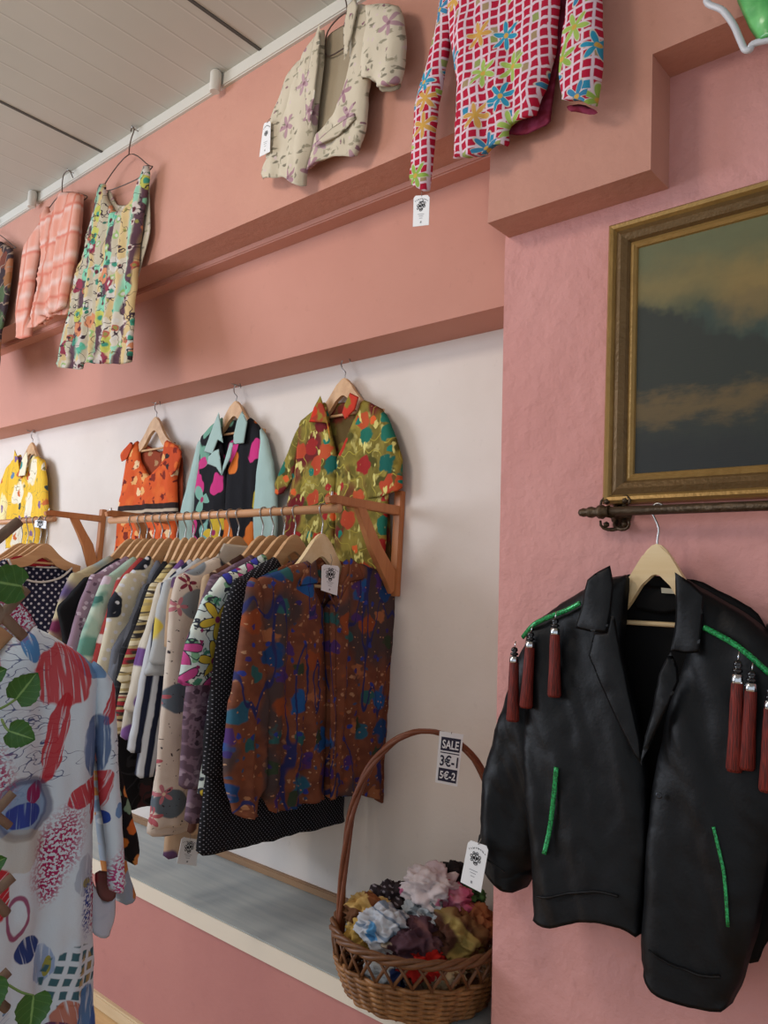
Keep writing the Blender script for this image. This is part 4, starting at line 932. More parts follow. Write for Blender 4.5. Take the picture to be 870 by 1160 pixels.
stext('SALE', .16, .86, .15, .32, M_card, 'lettering'); stext('3\u20ac-1', .12, .9, .44, .66, NAVY, 'lettering'); stext('5\u20ac-2', .16, .86, .745, .905, M_card, 'lettering')
bm = bmesh.new(); m_ = sq_(.5, .02); tube(bm, [FS.w(m_[0], m_[1], .001), FS.w(m_[0], zt_+.004, .008)], .001, 5); obj('tie', bm, M_string, g2)
# scarves
def scarf(p, r, mat, label, seed, sq=.75):
    bm = bmesh.new(); bmesh.ops.create_icosphere(bm, subdivisions=5, radius=1)
    uvl = bm.loops.layers.uv.new('UVMap')
    for v in bm.verts:
        d = v.co.normalized(); s5 = seed*9.7
        w_ = d+.25*Vector((noise.noise(d*2+Vector((s5, 3, 1))), noise.noise(d*2+Vector((1, s5, 5))), noise.noise(d*2+Vector((7, 2, s5)))))
        f = 1.12+.30*noise.noise(d*1.9+Vector((s5, 0, 0)))-.62*abs(noise.noise(w_*2.4+Vector((0, s5, 2))))-.2*abs(noise.noise(w_*4.3+Vector((s5, s5, 0))))
        v.co = Vector(p)+Vector((d.x*f*r*1.3, d.y*f*r*1.2, d.z*f*r*1.2*sq))
        v.co.z = max(v.co.z, ZS+.05)
    for fc in bm.faces:
        for lp in fc.loops: q = lp.vert.co; lp[uvl].uv = (q.dot(LA)*.9+q.y*.4, q.z+q.y*.5)
    tag(obj('scarf', bm, mat, None), label, 'scarf', 'scarves heaped in the wicker basket')
SC = [
 ((404, 1032), .045, fab('mustard brown scarf print', '#A8864A', [('noise', 14, .52, .05, '#C2A468'), ('cells', 15, .3, ['#7d4a2a', '#5c3a22'], .5, 1, 2, .3)]), 'mustard and brown crumpled scarf at the left rim of the basket', .0),
 ((412, 1058), .045, fab('ochre scarf', '#9a7a3a', [('noise', 10, .5, .1, '#b3924e')]), 'plain ochre scarf below the mustard one at the left rim', -.05),
 ((446, 1022), .05, fab('dark brown dotted scarf', '#2b2224', [('dots', 60, .2, '#7d7478', .5)]), 'dark brown scarf with small dots at the back left of the basket', .06),
 ((488, 1006), .058, fab('white pink rose scarf', '#C9BCBC', [('cells', 12, .28, ['#B05878', '#6d6470', '#C27890'], .6, .9, 3, .3), ('noise', 9, .6, .05, '#B9A6AA')]), 'white scarf with pink and grey flowers topping the heap in the basket', .03),
 ((512, 1020), .045, fab('pink scarf', '#B0506C', [('noise', 14, .55, .1, '#C98A9A')]), 'crumpled pink scarf at the right of the white flowered one', .02),
 ((517, 992), .038, fab('black brown scarf', '#1f191b', []), 'small nearly black scarf sticking up at the back of the basket', .09),
 ((438, 1052), .05, fab('pale blue grey scarf', '#ABADB2', [('lines', 14, .03, '#6d7a8a', (1, 1), 2), ('cells', 14, .22, ['#4F86B0', '#C9CCD0'], .4, 1, 3, .3)]), 'pale grey scarf with blue marks in the front left of the basket', -.07),
 ((484, 1040), .048, fab('grey white striped scarf', '#9DA1A4', [('stripes', 40, .4, '#5f676c', .6, .08)]), 'grey and white striped scarf in the middle of the basket', -.02),
 ((468, 1068), .055, fab('purple brown paisley scarf', '#4a3038', [('noise', 12, .55, .06, '#6e4a4a'), ('cells', 16, .25, ['#8a8488', '#b09a80'], .4, 1, 2, .3)]), 'purple brown paisley scarf lying along the front rim', -.09),
 ((476, 1088), .045, fab('bright red scarf', '#B3231C', [('noise', 9, .55, .1, '#8a1a16')]), 'bright red scarf bulging at the front of the basket', -.11),
 ((516, 1060), .06, fab('olive brown silk scarf', '#6b4a2c', [('noise', 11, .52, .06, '#4a2c20'), ('lines', 7, .04, '#8f7a44', (1, 1), 3)]), 'olive and brown silk scarf at the front right of the basket', -.06),
 ((544, 1050), .052, fab('rust brown scarf', '#6e4028', [('noise', 9, .5, .1, '#8a5534')]), 'rust brown scarf at the right end of the basket beside the pillar', -.02),
 ((538, 1014), .04, fab('dark green scarf', '#2c4a2c', [('noise', 16, .55, .05, '#4e7a44')]), 'dark green scarf at the right end behind the price tag', .07),
 ((440, 1100), .042, fab('white navy scarf', '#B9BAB8', [('cells', 12, .3, ['#23305a', '#31416e'], .6, 1, 2, .3)]), 'white and navy scarf seen through the basket lattice at the left', -.09),
 ((500, 1102), .042, fab('cream tan scarf', '#B09A78', [('cells', 14, .3, ['#A02420', '#6e4a2c'], .5, 1, 2, .3)]), 'cream and tan scarf seen through the basket lattice at the front', -.1),
]
for k, (q, r, m, lb, dep) in enumerate(SC):
    F = Frame(bc+SA*dep, LA, -SA); p = F.w(*F.px(q))
    e = ((p-bc).dot(LA)/RA)**2+((p-bc).dot(SA)/RB)**2; lim = .6
    if e > lim**2:
        s_ = lim/math.sqrt(e); p = Vector((bc.x+(p.x-bc.x)*s_, bc.y+(p.y-bc.y)*s_, p.z))
    scarf(p, r, m, lb, k+1)
# ------------------------------------------------------------------ garments hung high on the pink wall
FA = FY(YA-.035); AP = lambda L, n=0: FA.pxs(L, n)
def nail(q, label):
    p = FA.w(*FA.px(q)); bm = bmesh.new(); tube(bm, [Vector((p.x, YA+.01, p.z)), Vector((p.x, YA-.04, p.z+.002)), Vector((p.x, YA-.042, p.z+.008))], .0022, 6)
    tag(obj('nail', bm, M_steel, None), label, 'nail', 'nails under the ceiling trim')
# beige floral jacket
bei = fab('beige rose brocade', '#C3B9A4', [('noise', 4, .55, .2, '#CCC3AF'), ('cells', 22, .2, ['#8f8a76', '#7d7868', '#98917c'], .4, 1, 7, .35, (1, 2.2), .08), ('cells', 25, .16, ['#8a8472', '#A39C88'], .4, 1, 17, .35, (2.2, 1), .08), ('flower', 10, 5, .36, ['#A88890', '#9f7c86', '#B0929a'], .5, '#86646e', .9, 3), ('cells', 34, .14, ['#86646e', '#c9b8b4'], .25, 1, 12, .3)])
bei_shaded = fab('plain shaded beige lining', '#A3967F', [('noise', 6, .5, .2, '#978a74')])  # lining colour darkened and greyed to paint in the shade inside the jacket
q = FA.px((390, 30)); g = garment('beige_jacket', 'beige short sleeved jacket with rose print hung high on the pink wall', 'jacket', FA, *q, 0)
panel('jacket_back', AP([(370, 35), (385, 26), (402, 18), (415, 14), (420, 60), (412, 120), (400, 160), (362, 168), (352, 175), (330, 150), (345, 75)]), FA, bei_shaded, g, .006, -.012, .003, label='plain shaded beige lining seen in the open front')
panel('left_sleeve', AP([(349, 62), (337, 72), (327, 84), (318, 108), (307, 137), (302, 178), (307, 183), (314, 178), (326, 140), (345, 90)]), FA, bei, g, .03, .0, .005, puff=.03)
panel('left_front', AP([(369, 32), (356, 48), (345, 62), (336, 90), (322, 130), (312, 165), (300, 190), (298, 204), (312, 205), (323, 202), (333, 208), (341, 214), (349, 215), (350, 198), (356, 175), (360, 151), (364, 110), (369, 78), (370, 45)]), FA, bei, g, .03, .004, .008, puff=.03)
panel('right_front', AP([(410, 5), (404, 12), (398, 40), (399, 76), (392, 105), (381, 128), (368, 148), (360, 155), (350, 198), (360, 189), (376, 181), (390, 180), (405, 182), (413, 165), (418, 148), (420, 125), (420, 112), (428, 60), (428, 15), (419, 8)]), FA, bei, g, .03, .006, .008, puff=.03)
panel('right_sleeve', AP([(420, 10), (444, 9), (459, 13), (464, 30), (466, 53), (464, 80), (459, 103), (447, 106), (434, 106), (432, 98), (414, 95), (416, 70), (422, 35)]), FA, bei, g, .045, .02, .008, puff=.04)
panel('right_cuff_inside', AP([(431, 97), (455, 92), (459, 102), (448, 107), (434, 107)]), FA, bei_shaded, g, .004, .012, .002, label='beige inside of the right sleeve')
panel('shawl_lapel', AP([(370, 33), (364, 50), (358, 80), (354, 105), (355, 140), (359, 153), (364, 120), (369, 80), (371, 50)]), FA, bei, g, .008, .026, .001, puff=.006)
panel('shawl_lapel', AP([(412, 5), (403, 14), (398, 40), (399, 76), (402, 70), (409, 45), (415, 15)]), FA, bei, g, .012, .03, .001, puff=.006)
panel('pocket_flap', AP([(365, 168), (385, 150), (410, 134), (411, 141), (392, 160), (366, 172)]), FA, bei, g, .006, .026, .001, puff=.005)
wirehanger(FA, AP([(394, 14), (372, 36), (371, 64), (398, 50), (418, 40), (420, 16)]), AP([(394, 14), (393, 5), (390, -6), (385, -10), (381, -4)]), 'dark wire hanger carrying the beige rose print jacket', 'wire hangers on the pink wall', .002)
nail((385, -9), 'nail above the beige rose print jacket')
FAT = FY(YA-.062)
price_tag('white price tag at the left sleeve of the beige jacket', FAT, P(FAT, [(299, 140), (307, 137), (306, 172), (294, 178)]), FAT.px((307, 134)), 0)
# pink lattice shirt
lat = fab('red lattice print with flowers', '#B01838', [('grid', .022, .26, '#D9C3CE', ['#2f86a8', '#8f9a5a', '#a08a68'], .13, .012), ('flower', 12.5, 6, .43, ['#8fae4e', '#2f8fb0', '#c99a4e', '#9cb85a', '#3a7fa6'], .8, '#c9a04a', .75, 3, '#c9c3b4')])
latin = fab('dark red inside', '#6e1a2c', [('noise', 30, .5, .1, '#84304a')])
FL = FY(YA-.045); LP_ = lambda L, n=0: FL.pxs(L, n)
q = FL.px((575, -80)); g = garment('lattice_shirt', 'red and white lattice shirt with bright flowers hung highest above the pillar', 'shirt', FL, *q, 0)
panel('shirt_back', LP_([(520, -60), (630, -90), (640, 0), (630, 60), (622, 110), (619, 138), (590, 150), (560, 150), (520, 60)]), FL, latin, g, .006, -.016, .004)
panel('left_sleeve', LP_([(512, -60), (503, -20), (497, 10), (494, 30), (482, 80), (470, 120), (468, 160), (465, 209), (475, 214), (486, 220), (491, 180), (497, 120), (509, 54), (520, -10)]), FL, lat, g, .04, -.004, .006, puff=.03)
panel('shirt_front', LP_([(525, -80), (510, -50), (507, 0), (510, 45), (521, 114), (518, 160), (517, 185), (530, 184), (551, 182), (560, 169), (570, 168), (579, 169), (577, 146), (590, 140), (607, 136), (614, 120), (622, 95), (631, 60), (637, 0), (640, -60), (620, -110), (580, -100), (560, -90)]), FL, lat, g, .04, .004, .015, (20, 1.4), puff=.035)
panel('right_sleeve', LP_([(638, -60), (645, -20), (646, 0), (640, 50), (636, 90), (638, 108), (640, 120), (660, 121), (679, 129), (684, 105), (687, 75), (686, 20), (682, -40), (665, -80)]), FL, lat, g, .05, .01, .007, puff=.035)
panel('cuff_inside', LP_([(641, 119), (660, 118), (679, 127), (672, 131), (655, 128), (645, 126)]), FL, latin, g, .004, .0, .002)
wirehanger(FL, LP_([(580, -130), (530, -85), (532, -76), (640, -100), (640, -110)]), LP_([(580, -130), (580, -150), (586, -158), (592, -150)]), 'wire hanger carrying the red lattice shirt above the picture frame edge', 'wire hangers on the pink wall', -.004)
nail((587, -156), 'nail above the red lattice shirt')
FLT = FY(YA-.05)
price_tag('white price tag under the left cuff of the red lattice shirt', FLT, P(FLT, [(469, 222), (487, 221), (486, 255), (468, 257)]), FLT.px((478, 217)), 0)
# floral tank dress
tank = fab('collage floral print', '#B9AF98', [('stripes', 9, .4, '#C9B07E', .1, .05), ('stripes', 7, .22, '#8fc0a6', .1, .06), ('stripes', 6, .2, '#5a3f4a', .1, .08), ('cells', 13, .38, ['#5aa88c', '#8a3446', '#C9C0B0', '#b7b85a', '#C9C4BC', '#C9845e', '#7fbf9f', '#C4B8B0'], .8, 1, 3, .2), ('cells', 15, .2, ['#3f8f78', '#C9B8B0', '#b05a4a', '#8fb06a'], .7, 1, 8, .2), ('cells', 15, .1, ['#2f6f5c', '#5a2430', '#8f8a4a', '#C9C4BC'], 1, 1, 8, .1), ('cells', 13, .12, ['#C9C4BC', '#3f8f78', '#5a2430'], .7, 1, 3, .1), ('lines', 15, .009, '#3a2c34', (1, 1), 4, 2)])
q = FA.px((140, 215)); g = garment('tank_dress', 'sleeveless dress in a busy green, cream and plum floral collage on the pink wall', 'dress', FA, *q, 0)
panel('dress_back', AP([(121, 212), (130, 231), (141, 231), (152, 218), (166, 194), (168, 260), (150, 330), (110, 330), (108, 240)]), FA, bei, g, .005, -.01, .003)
panel('dress_front', AP([(117, 209), (111, 226), (106, 252), (98, 285), (83, 334), (75, 380), (69, 417), (82, 419), (96, 420), (98, 412), (110, 413), (121, 413), (136, 414), (151, 413), (154, 385), (155, 355), (158, 310), (160, 277), (166, 235), (171, 200), (170, 187), (165, 189), (159, 212), (151, 230), (142, 240), (132, 240), (124, 226), (121, 208)]), FA, tank, g, .035, .004, .016, (24, 1.3), .025)
wirehanger(FA, AP([(146, 175), (119, 208), (122, 216), (155, 203), (172, 190), (168, 187)]), AP([(146, 175), (147, 165), (149, 156), (152, 147), (150, 144), (148, 149)]), 'dark wire hanger carrying the floral collage dress', 'wire hangers on the pink wall', .0)
nail((151, 146), 'nail above the floral collage dress')
# peach plaid blouse
pla = fab('peach plaid', '#D99580', [('stripes', 9, .5, '#DBA695', .12, .03, .25), ('stripes', 10, .22, '#DDB8AC', 1.66, .01, .12), ('stripes', 9, .12, '#CC7860', .12, .01, .06), ('stripes', 8, .1, '#D07A66', 1.66, .01, .06)])
q = FA.px((68, 228)); g = garment('plaid_blouse', 'peach pink plaid blouse with long sleeves hung high at the left', 'blouse', FA, *q, 0)
panel('left_sleeve', AP([(50, 246), (39, 263), (28, 278), (24, 310), (19, 355), (19, 383), (27, 385), (36, 382), (35, 355), (40, 310), (49, 268)]), FA, pla, g, .035, -.004, .006, puff=.03)
panel('blouse_body', AP([(56, 233), (50, 246), (50, 290), (47, 330), (40, 366), (46, 372), (56, 368), (62, 360), (80, 357), (86, 330), (94, 270), (98, 222), (90, 219), (73, 218), (68, 230), (62, 242), (58, 242)]), FA, pla, g, .04, .006, .016, (24, 1.6), puff=.03)
panel('right_sleeve', AP([(88, 220), (98, 222), (99, 240), (94, 290), (86, 330), (82, 352), (66, 360), (63, 350), (66, 318), (74, 270)]), FA, pla, g, .035, .024, .01, (26, 2), puff=.025)
panel('left_cuff', AP([(37, 372), (46, 356), (58, 360), (62, 362), (56, 368), (46, 373), (38, 375)]), FA, pla, g, .02, .02, .004, puff=.015)
wirehanger(FA, AP([(70, 219), (50, 244), (53, 250), (92, 228), (96, 221)]), AP([(70, 219), (70, 208), (72, 197), (78, 193), (82, 201)]), 'thin wire hanger carrying the peach plaid blouse', 'wire hangers on the pink wall', -.002)
nail((78, 194), 'nail above the peach plaid blouse')
# dark printed garment cut by the photo edge
drk = fab('dark autumn print', '#3a2c30', [('cells', 9, .38, ['#8a5a34', '#6d3a2c', '#4a5a3c', '#2a2028', '#a06a4a'], .8, 1, 3, .3), ('lines', 12, .02, '#8f7a6a', (1, 1), 2)])
q = FA.px((0, 275)); g = garment('dark_blouse', 'dark autumn coloured print blouse at the far left edge of the photo', 'blouse', FA, *q, 0)
panel('blouse_body', AP([(-2, 272), (10, 278), (17, 284), (16, 310), (10, 350), (3, 376), (1, 417), (-40, 430), (-46, 330), (-30, 285)]), FA, drk, g, .03, .004, .008, puff=.03)
wirehanger(FA, AP([(-14, 262), (-40, 290), (-36, 294), (10, 282), (14, 278)]), AP([(-14, 262), (-14, 250), (-9, 245), (-5, 252)]), 'wire hanger of the dark autumn print blouse at the photo edge', 'wire hangers on the pink wall', -.004)
nail((-9, 247), 'nail above the dark autumn print blouse')
# green satin piece on a white hanger, top right
sat = NB('green satin'); n1 = sat.noise(sat.uv, 14, 3); sat.bump(n1, .3, .02)
M_sat = sat.done(sat.mix(sat.step(n1, .35, .65), lin('#3f9a4e'), lin('#6cc270')), .28, .6)
FG = FY(YA-.05); GP = lambda L, n=0: FG.pxs(L, n)
q = FG.px((880, -40)); g = garment('green_satin_top', 'shiny green satin garment cut by the top right corner of the photo', 'top', FG, *q, 0)
panel('satin_panel', GP([(825, -40), (834, 0), (844, 22), (853, 40), (858, 49), (866, 48), (880, 46), (930, 60), (990, 40), (985, -60), (930, -120), (880, -90)]), FG, M_sat, g, .03, 0, .008, puff=.02)
WPL = plain('white plastic', '#C9CBD0', .35, .5)
t = thing('plastic_hanger', 'white plastic hanger holding the green satin garment at the top right corner', 'hanger', FG.w(*FG.px((855, -60))))
bm = bmesh.new(); tube(bm, spline([FG.w(*p, .006) for p in GP([(960, -60), (900, -90), (850, -60), (802, -2), (820, 14), (832, 30), (840, 48), (845, 58), (851, 58), (857, 51), (900, 40), (960, 10)])], 6), .0062, 8); obj('hanger_frame', bm, WPL, t)
bm = bmesh.new(); tube(bm, spline([FG.w(*p, .006) for p in GP([(900, -90), (900, -130), (908, -140), (916, -130)])], 5), .003, 8); obj('hook', bm, M_steel, t)
nail((908, -138), 'nail above the green satin garment')
# ------------------------------------------------------------------ foreground rack with the white scribble shirt
xs = -1.27; FSH = FX(xs); H = lambda L, n=0: FSH.pxs(L, n)
def ub(q): return FSH.px(q)
def blob(q, r, ang, col, tex=None, k=1.0, wob=.4):
    c_ = ub(q); s_ = 1/640.0
    return ('blob', c_, (r[0]*s_, r[1]*s_), ang, col, tex, k, wob)
RED = '#B5303A'; BLU = '#4a70a8'; MAG = '#A0245c'
pat = [('noise', 5, .5, .25, '#C9D8E4'),
 blob((20, 745), (34, 18), .1, '#5a6a92', 'scrib'), blob((70, 735), (46, 12), -.5, '#5a6a92', 'scrib'), blob((25, 830), (40, 26), .2, '#51608a', 'scrib'), blob((30, 870), (44, 24), .3, '#51608a', 'scrib'), blob((10, 800), (40, 30), 0, '#51608a', 'scrib'), blob((120, 850), (12, 20), 0, '#4a5a7a', 'scrib'),
 blob((90, 750), (24, 12), -.5, '#6f94bc'), blob((25, 730), (8, 16), .2, '#4f86bc', 'hatch'),
 blob((60, 763), (28, 32), .15, '#BC4048', 'hatch', .95, .35), blob((52, 830), (10, 46), -.12, RED, 'hatch', .95, .4), blob((114, 790), (9, 26), -.25, RED, 'hatch', .95, .3),
 blob((96, 838), (14, 34), .1, '#41608f', 'hatch', .9, .35), blob((90, 838), (10, 22), .1, '#6f86b0', None, .6, .4),
 blob((86, 893), (20, 12), .35, RED, 'hatch', .95, .4), blob((101, 895), (10, 26), -.15, RED, 'hatch', .95, .4), blob((97, 915), (5, 12), -.3, RED, 'hatch', .9, .3),
 blob((14, 910), (26, 28), 0, '#7f9fc4', None, .9, .12), blob((12, 918), (20, 12), 0, '#35489a', 'hatch'), blob((28, 892), (10, 10), 0, '#8a2c5e', 'hatch'), blob((14, 910), (32, 32), 0, '#4a4a6a', 'ring', .7, .08),
 blob((10, 955), (26, 20), 0, '#B5B09a', None, .5), blob((54, 955), (18, 34), -.35, MAG, 'speck'), blob((46, 990), (9, 20), -.2, MAG, 'speck'), blob((98, 1010), (8, 30), .08, MAG, 'speck'), blob((122, 985), (10, 22), 0, '#B0447a', 'speck'), blob((12, 690), (20, 26), 0, MAG, 'speck'),
 blob((106, 922), (5, 8), .2, '#2a4aa0'), blob((121, 912), (6, 8), .2, '#6f94c4'), blob((82, 985), (12, 22), 0, '#8a97ae', 'hatch', .6), blob((84, 992), (6, 5), 0, '#8f8a4a', 'hatch'), blob((86, 1020), (7, 26), .1, '#2f4a9a', 'speck'),
 blob((5, 1030), (12, 22), 0, '#8a2c5e', 'ring', .9, .2), blob((16, 1068), (14, 12), .3, '#2f4480', 'hatch'), blob((36, 1085), (12, 18), .1, '#7f9cc8', 'hatch', .8), blob((43, 1087), (3, 10), 0, '#9a9a4a'),
 blob((70, 1095), (32, 30), -.2, '#3d6470', 'grid', 1, .2), blob((84, 1095), (10, 22), 0, '#a08a4e', 'grid', .8, .3),
 blob((62, 1140), (14, 16), .3, '#B0664a', 'hatch', .9, .3), blob((85, 1140), (12, 30), 0, '#4a78ac', 'hatch', .95, .3), blob((50, 1160), (16, 10), 0, '#5f3a5a', 'hatch'), blob((98, 1150), (8, 14), 0, '#3f64a8', 'hatch')]
for k, (x_, y_) in enumerate([(-30, 760), (-75, 800), (-40, 880), (-110, 860), (-85, 940), (-35, 1010), (-120, 1010), (-70, 1090), (-150, 930), (-30, 1140), (-140, 1120), (-95, 1180), (60, 1220), (-20, 1230)]):
    pat.append(blob((x_, y_), (16+k % 3*6, 22+k % 4*5), .4*(k % 5-2), [RED, BLU, MAG, '#35489a', '#6f94bc'][k % 5], ['hatch', None, 'speck', 'hatch', 'scrib'][k % 5]))
wht = fab('white scribble print', '#CFE0EC', pat, .8, .1)
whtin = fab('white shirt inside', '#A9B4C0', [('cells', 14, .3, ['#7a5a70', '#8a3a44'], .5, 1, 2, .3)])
q = FSH.px((-40, 690)); g = garment('scribble_shirt', 'white shirt with red, blue and magenta scribble print in the left foreground', 'shirt', FSH, *q, 0)
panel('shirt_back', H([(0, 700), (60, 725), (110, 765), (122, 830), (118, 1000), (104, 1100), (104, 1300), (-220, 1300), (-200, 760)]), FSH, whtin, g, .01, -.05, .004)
panel('shirt_front', H([(30, 705), (50, 715), (74, 730), (94, 744), (112, 760), (108, 800), (104, 860), (102, 960), (103, 1060), (104, 1110), (104, 1160), (106, 1300), (-230, 1330), (-215, 900), (-190, 790), (-120, 720), (-70, 690), (-40, 720), (-8, 745), (12, 725)]), FSH, wht, g, .07, .0, .018, (17, .9), .05, .012)
panel('sleeve', H([(96, 745), (110, 756), (120, 771), (122, 800), (124, 864), (128, 910), (130, 952), (132, 985), (131, 1001), (122, 1004), (113, 1003), (112, 960), (104, 900), (98, 830), (95, 780)]), FSH, wht, g, .05, .022, .01, (26, 1.2), .035, .01)
panel('sleeve_inside', H([(108, 985), (131, 988), (133, 1014), (124, 1022), (112, 1018), (107, 1000)]), FSH, fab('dark sleeve inside', '#6e4a48', [('noise', 16, .55, .03, '#8a1f2c')]), g, .006, .0, .003)
panel('sleeve_back', H([(100, 980), (110, 1008), (120, 1024), (132, 1012), (133, 1032), (130, 1050), (121, 1062), (108, 1062), (100, 1050)]), FSH, fab('pale blue sleeve back', '#B9C6D6', [('noise', 10, .6, .04, '#8fa4c0')]), g, .012, -.004, .004, puff=.012, res=.01)
panel('collar', H([(30, 706), (24, 694), (16, 684), (4, 676), (-20, 676), (-50, 690), (-20, 700), (0, 715), (14, 726)]), FSH, wht, g, .02, .03, .004, puff=.015, res=.01)
nf = 0
hanger(FSH, FSH.px((-90, 640))[0], FSH.px((-90, 645))[1], FSH.px((-90, 590))[1], 'wooden hanger inside the white scribble shirt, left of the photo', 'hangers on the front rack', .2, .1, -.012, None, True, .05, .024, .018)
rx, rz = FSH.px((-90, 590))
# neighbours behind it
for k, (dx, mt, nm, lb, dy) in enumerate(((.07, ornblk, 'flower_blouse', 'orange, green and black floral blouse peeping out behind the white scribble shirt', 0), (.13, bluorn, 'blue_blouse', 'blue grey and orange blouse whose sleeve end shows behind the white scribble shirt', 0))):
    F = FX(xs-dx); g = garment(nm, lb, 'blouse', F, rx, rz-.1, 0, 'garments behind on the front rack')
    if k == 0:
        sl = F.pxs([(100, 770), (122, 820), (135, 870), (146, 915), (156, 955), (154, 970), (147, 978), (138, 972), (118, 900), (98, 820)])
    else:
        sl = F.pxs([(100, 800), (120, 850), (132, 900), (140, 960), (150, 1000), (154, 1012), (146, 1018), (134, 1024), (118, 1000), (98, 850)])
    panel('sleeve', sl, F, mt, g, .05, .0, .008, puff=.03, res=.012)
    t0 = sl[0]
    panel('body', [(rx-.07, rz-.1), (t0[0]-.02, t0[1]+.02), (t0[0]-.01, t0[1]-.2), (t0[0]-.03, t0[1]-.5), (2*rx-t0[0], t0[1]-.5), (2*rx-t0[0]+.02, t0[1]+.02), (rx+.07, rz-.1), (rx, rz-.16)] if False else [(rx+.07, rz-.1), (t0[0]-.02, t0[1]+.02), (t0[0]-.03, t0[1]-.2), (t0[0]-.05, t0[1]-.5), (2*rx-t0[0], t0[1]-.5), (2*rx-t0[0]+.02, t0[1]+.02), (rx-.07, rz-.1), (rx, rz-.16)], F, mt, g, .04, -.004, .008, puff=.04, res=.025)
    hanger(F, rx, rz-.075, rz, ['wooden hanger under the orange and black floral blouse, left of the photo', 'wooden hanger under the blue grey blouse, left of the photo'][k], 'hangers on the front rack', .2, .1, -.012, None, True, .05, .024, .018)
# the rack itself, left of the frame
g = thing('garment_rack', 'steel garment rack standing at the left of the aisle under the scribble shirt', 'clothes rack', (xs-.4, rx, 0))
bm = bmesh.new(); tube(bm, [(xs-1.0, rx, rz), (xs+.075, rx, rz)], .0145, 12); obj('rail', bm, M_steel, g)
for x in (xs-.98, xs+.045):
    bm = bmesh.new(); tube(bm, [(x, rx, .05), (x, rx, rz)], .014, 12); obj('upright', bm, M_steel, g)
    bm = bmesh.new(); tube(bm, [(x, rx-.24, .012), (x, rx-.2, .045), (x, rx+.14, .045), (x, rx+.18, .012)], .012, 10); obj('foot', bm, M_steel, g)
# ------------------------------------------------------------------ leafy twig plant at the left edge
xp = -1.02; FPL = FX(xp); V = lambda q, n=0: FPL.w(*FPL.px(q, n), n)
b = NB('twig bark', 'Object'); f = b.noise(b.map(b.uv, (1, 1, .25)), 60, 4); BARK = b.done(b.mix(f, lin('#6a584c'), lin('#94806f')), .85, .2); b.bump(f, .5, .006)
b = NB('green leaf'); f = b.noise(b.uv, 60, 3); s_ = b.sep(b.uv)
ve = b.math('ABSOLUTE', b.math('SUBTRACT', b.math('FRACT', b.math('ADD', b.math('MULTIPLY', s_[1], 5), b.math('MULTIPLY', b.math('ABSOLUTE', s_[0]), -3))), .5))
c = b.mix(f, lin('#1f4a1c'), lin('#3d7a30')); c = b.mix(b.math('MULTIPLY', b.below(ve, .06, .05), .22), c, lin('#6a9a52')); c = b.mix(b.below(b.math('ABSOLUTE', s_[0]), .03, .02), c, lin('#7aa860'))
LEAF = b.done(c, .42, .45); STEM = plain('green stem', '#6a8a4a', .6)
root = V((-46, 1000)); g = thing('twig_plant', 'leafy plant on a pruned brown twig trunk at the left edge of the photo', 'plant', (root.x, root.y, 0))
bm = bmesh.new(); tube(bm, spline([(root.x, root.y, .2), V((-44, 1100)), V((-50, 900)), V((-42, 760)), V((-46, 640)), V((-40, 560))], 8), [.017-.00018*i for i in range(41)], 10); obj('trunk', bm, BARK, g)
pot = plain('terracotta', '#A0583C', .8, .2, 0, .1, 60, .1)
bm = bmesh.new(); lathe(bm, [(.09, 0), (.1, .005), (.13, .2), (.14, .2), (.14, .235), (.125, .235), (.12, .21), (.001, .205)], (root.x, root.y, 0), (0, 0, 1), 28); obj('pot', bm, pot, g)
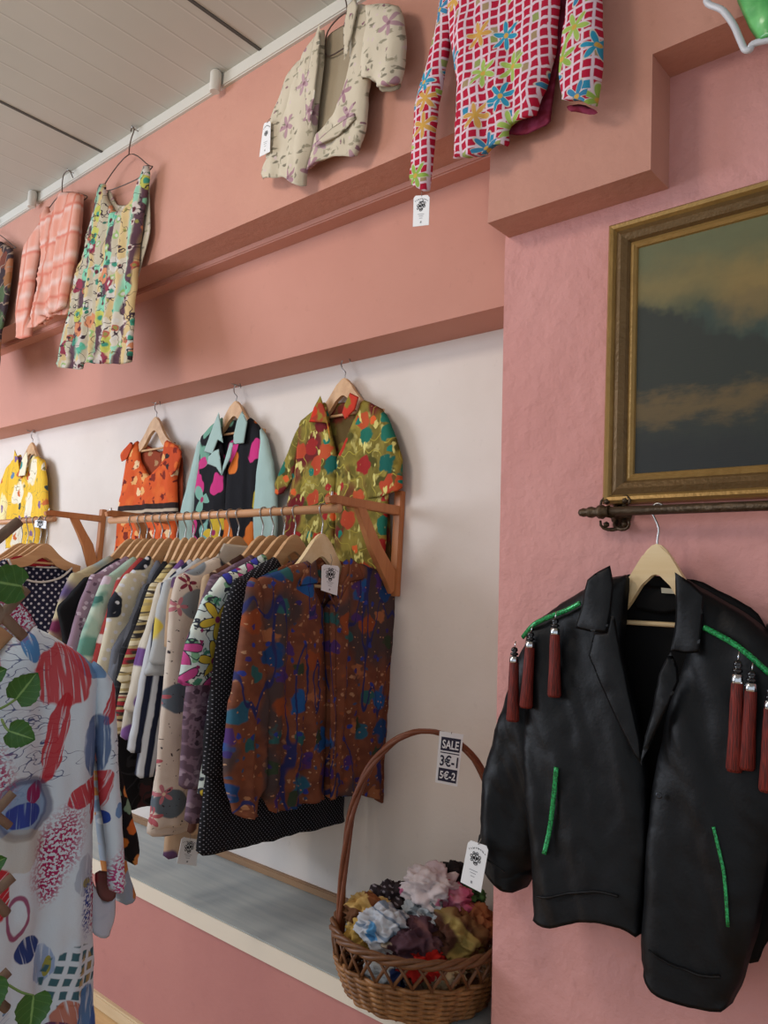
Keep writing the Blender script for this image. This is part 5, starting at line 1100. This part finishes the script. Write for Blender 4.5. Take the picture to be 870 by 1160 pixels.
for a_, b2, r in (((-44, 640), (22, 590), .0105), ((-46, 745), (30, 667), .0105), ((-30, 660), (27, 722), .0105), ((-46, 960), (15, 898), .009), ((-40, 890), (11, 936), .008), ((-44, 1040), (15, 993), .0095), ((-40, 980), (8, 1035), .009), ((-44, 1150), (10, 1100), .0095), ((-40, 1100), (8, 1143), .009)):
    bm = bmesh.new(); r *= .68; tube(bm, [V(a_), V(((a_[0]*.5+b2[0]*.5), (a_[1]*.5+b2[1]*.5+2)), .004), V(b2, .008)], [r*1.15, r, r*.92], 12); obj('cut_branch', bm, BARK, g)
def leaf(q, tip, wd, n, curl=.3):
    P0, P1 = V(q, n), V(tip, n+.006); ax = P1-P0; L = ax.length; ax.normalize(); sd = ax.cross(FPL.N).normalized(); up = sd.cross(ax).normalized()
    if up.dot(FPL.N) < 0: up = -up
    bm = bmesh.new(); uvl = bm.loops.layers.uv.new('UVMap'); N = 12; Mx = 5; G = []
    for i in range(N+1):
        t = i/N; w_ = wd*L*(math.sin(PI*min(1, t*.93+.07)**.72)**.8)*(1+.05*math.sin(t*40)); row = []
        for j in range(-Mx, Mx+1):
            s = j/Mx; p = P0+ax*(L*(t-.1*abs(s)*(1-t)*(1 if t < .4 else .4)))+sd*(w_*s)+up*(L*(curl*.25*s*s-.22*curl*t*t+.012*math.sin(t*22+j)))
            row.append((bm.verts.new(p), (s*.5, t)))
        G.append(row)
    for i in range(N):
        for j in range(2*Mx):
            f4 = [G[i][j], G[i][j+1], G[i+1][j+1], G[i+1][j]]
            fc = bm.faces.new([x[0] for x in f4])
            for lp, x in zip(fc.loops, f4): lp[uvl].uv = x[1]
    return bm
for k, (q, tip, wd, n, st) in enumerate((((18, 792), (43, 762), .55, .03, (-10, 806)), ((10, 828), (40, 838), .5, .035, (2, 815)), ((24, 664), (-26, 655), .42, .03, (28, 672)), ((-20, 770), (8, 758), .5, .03, (-40, 780)), ((-22, 985), (8, 972), .5, .03, (-40, 990)), ((38, 1128), (34, 1172), .55, .03, (10, 1116)), ((-10, 1112), (-8, 1150), .5, .025, (0, 1104)), ((-30, 860), (-6, 875), .5, .03, (-44, 850)), ((-24, 600), (-2, 612), .5, .03, (-40, 590)))):
    lf = obj('leaf', leaf(q, tip, wd, n), LEAF, g)
    bm = bmesh.new(); tube(bm, spline([V(st, 0), V(((st[0]+q[0])/2, (st[1]+q[1])/2+2), n*.6), V(q, n)], 4), .0016, 6); obj('leaf_stalk', bm, STEM, lf)
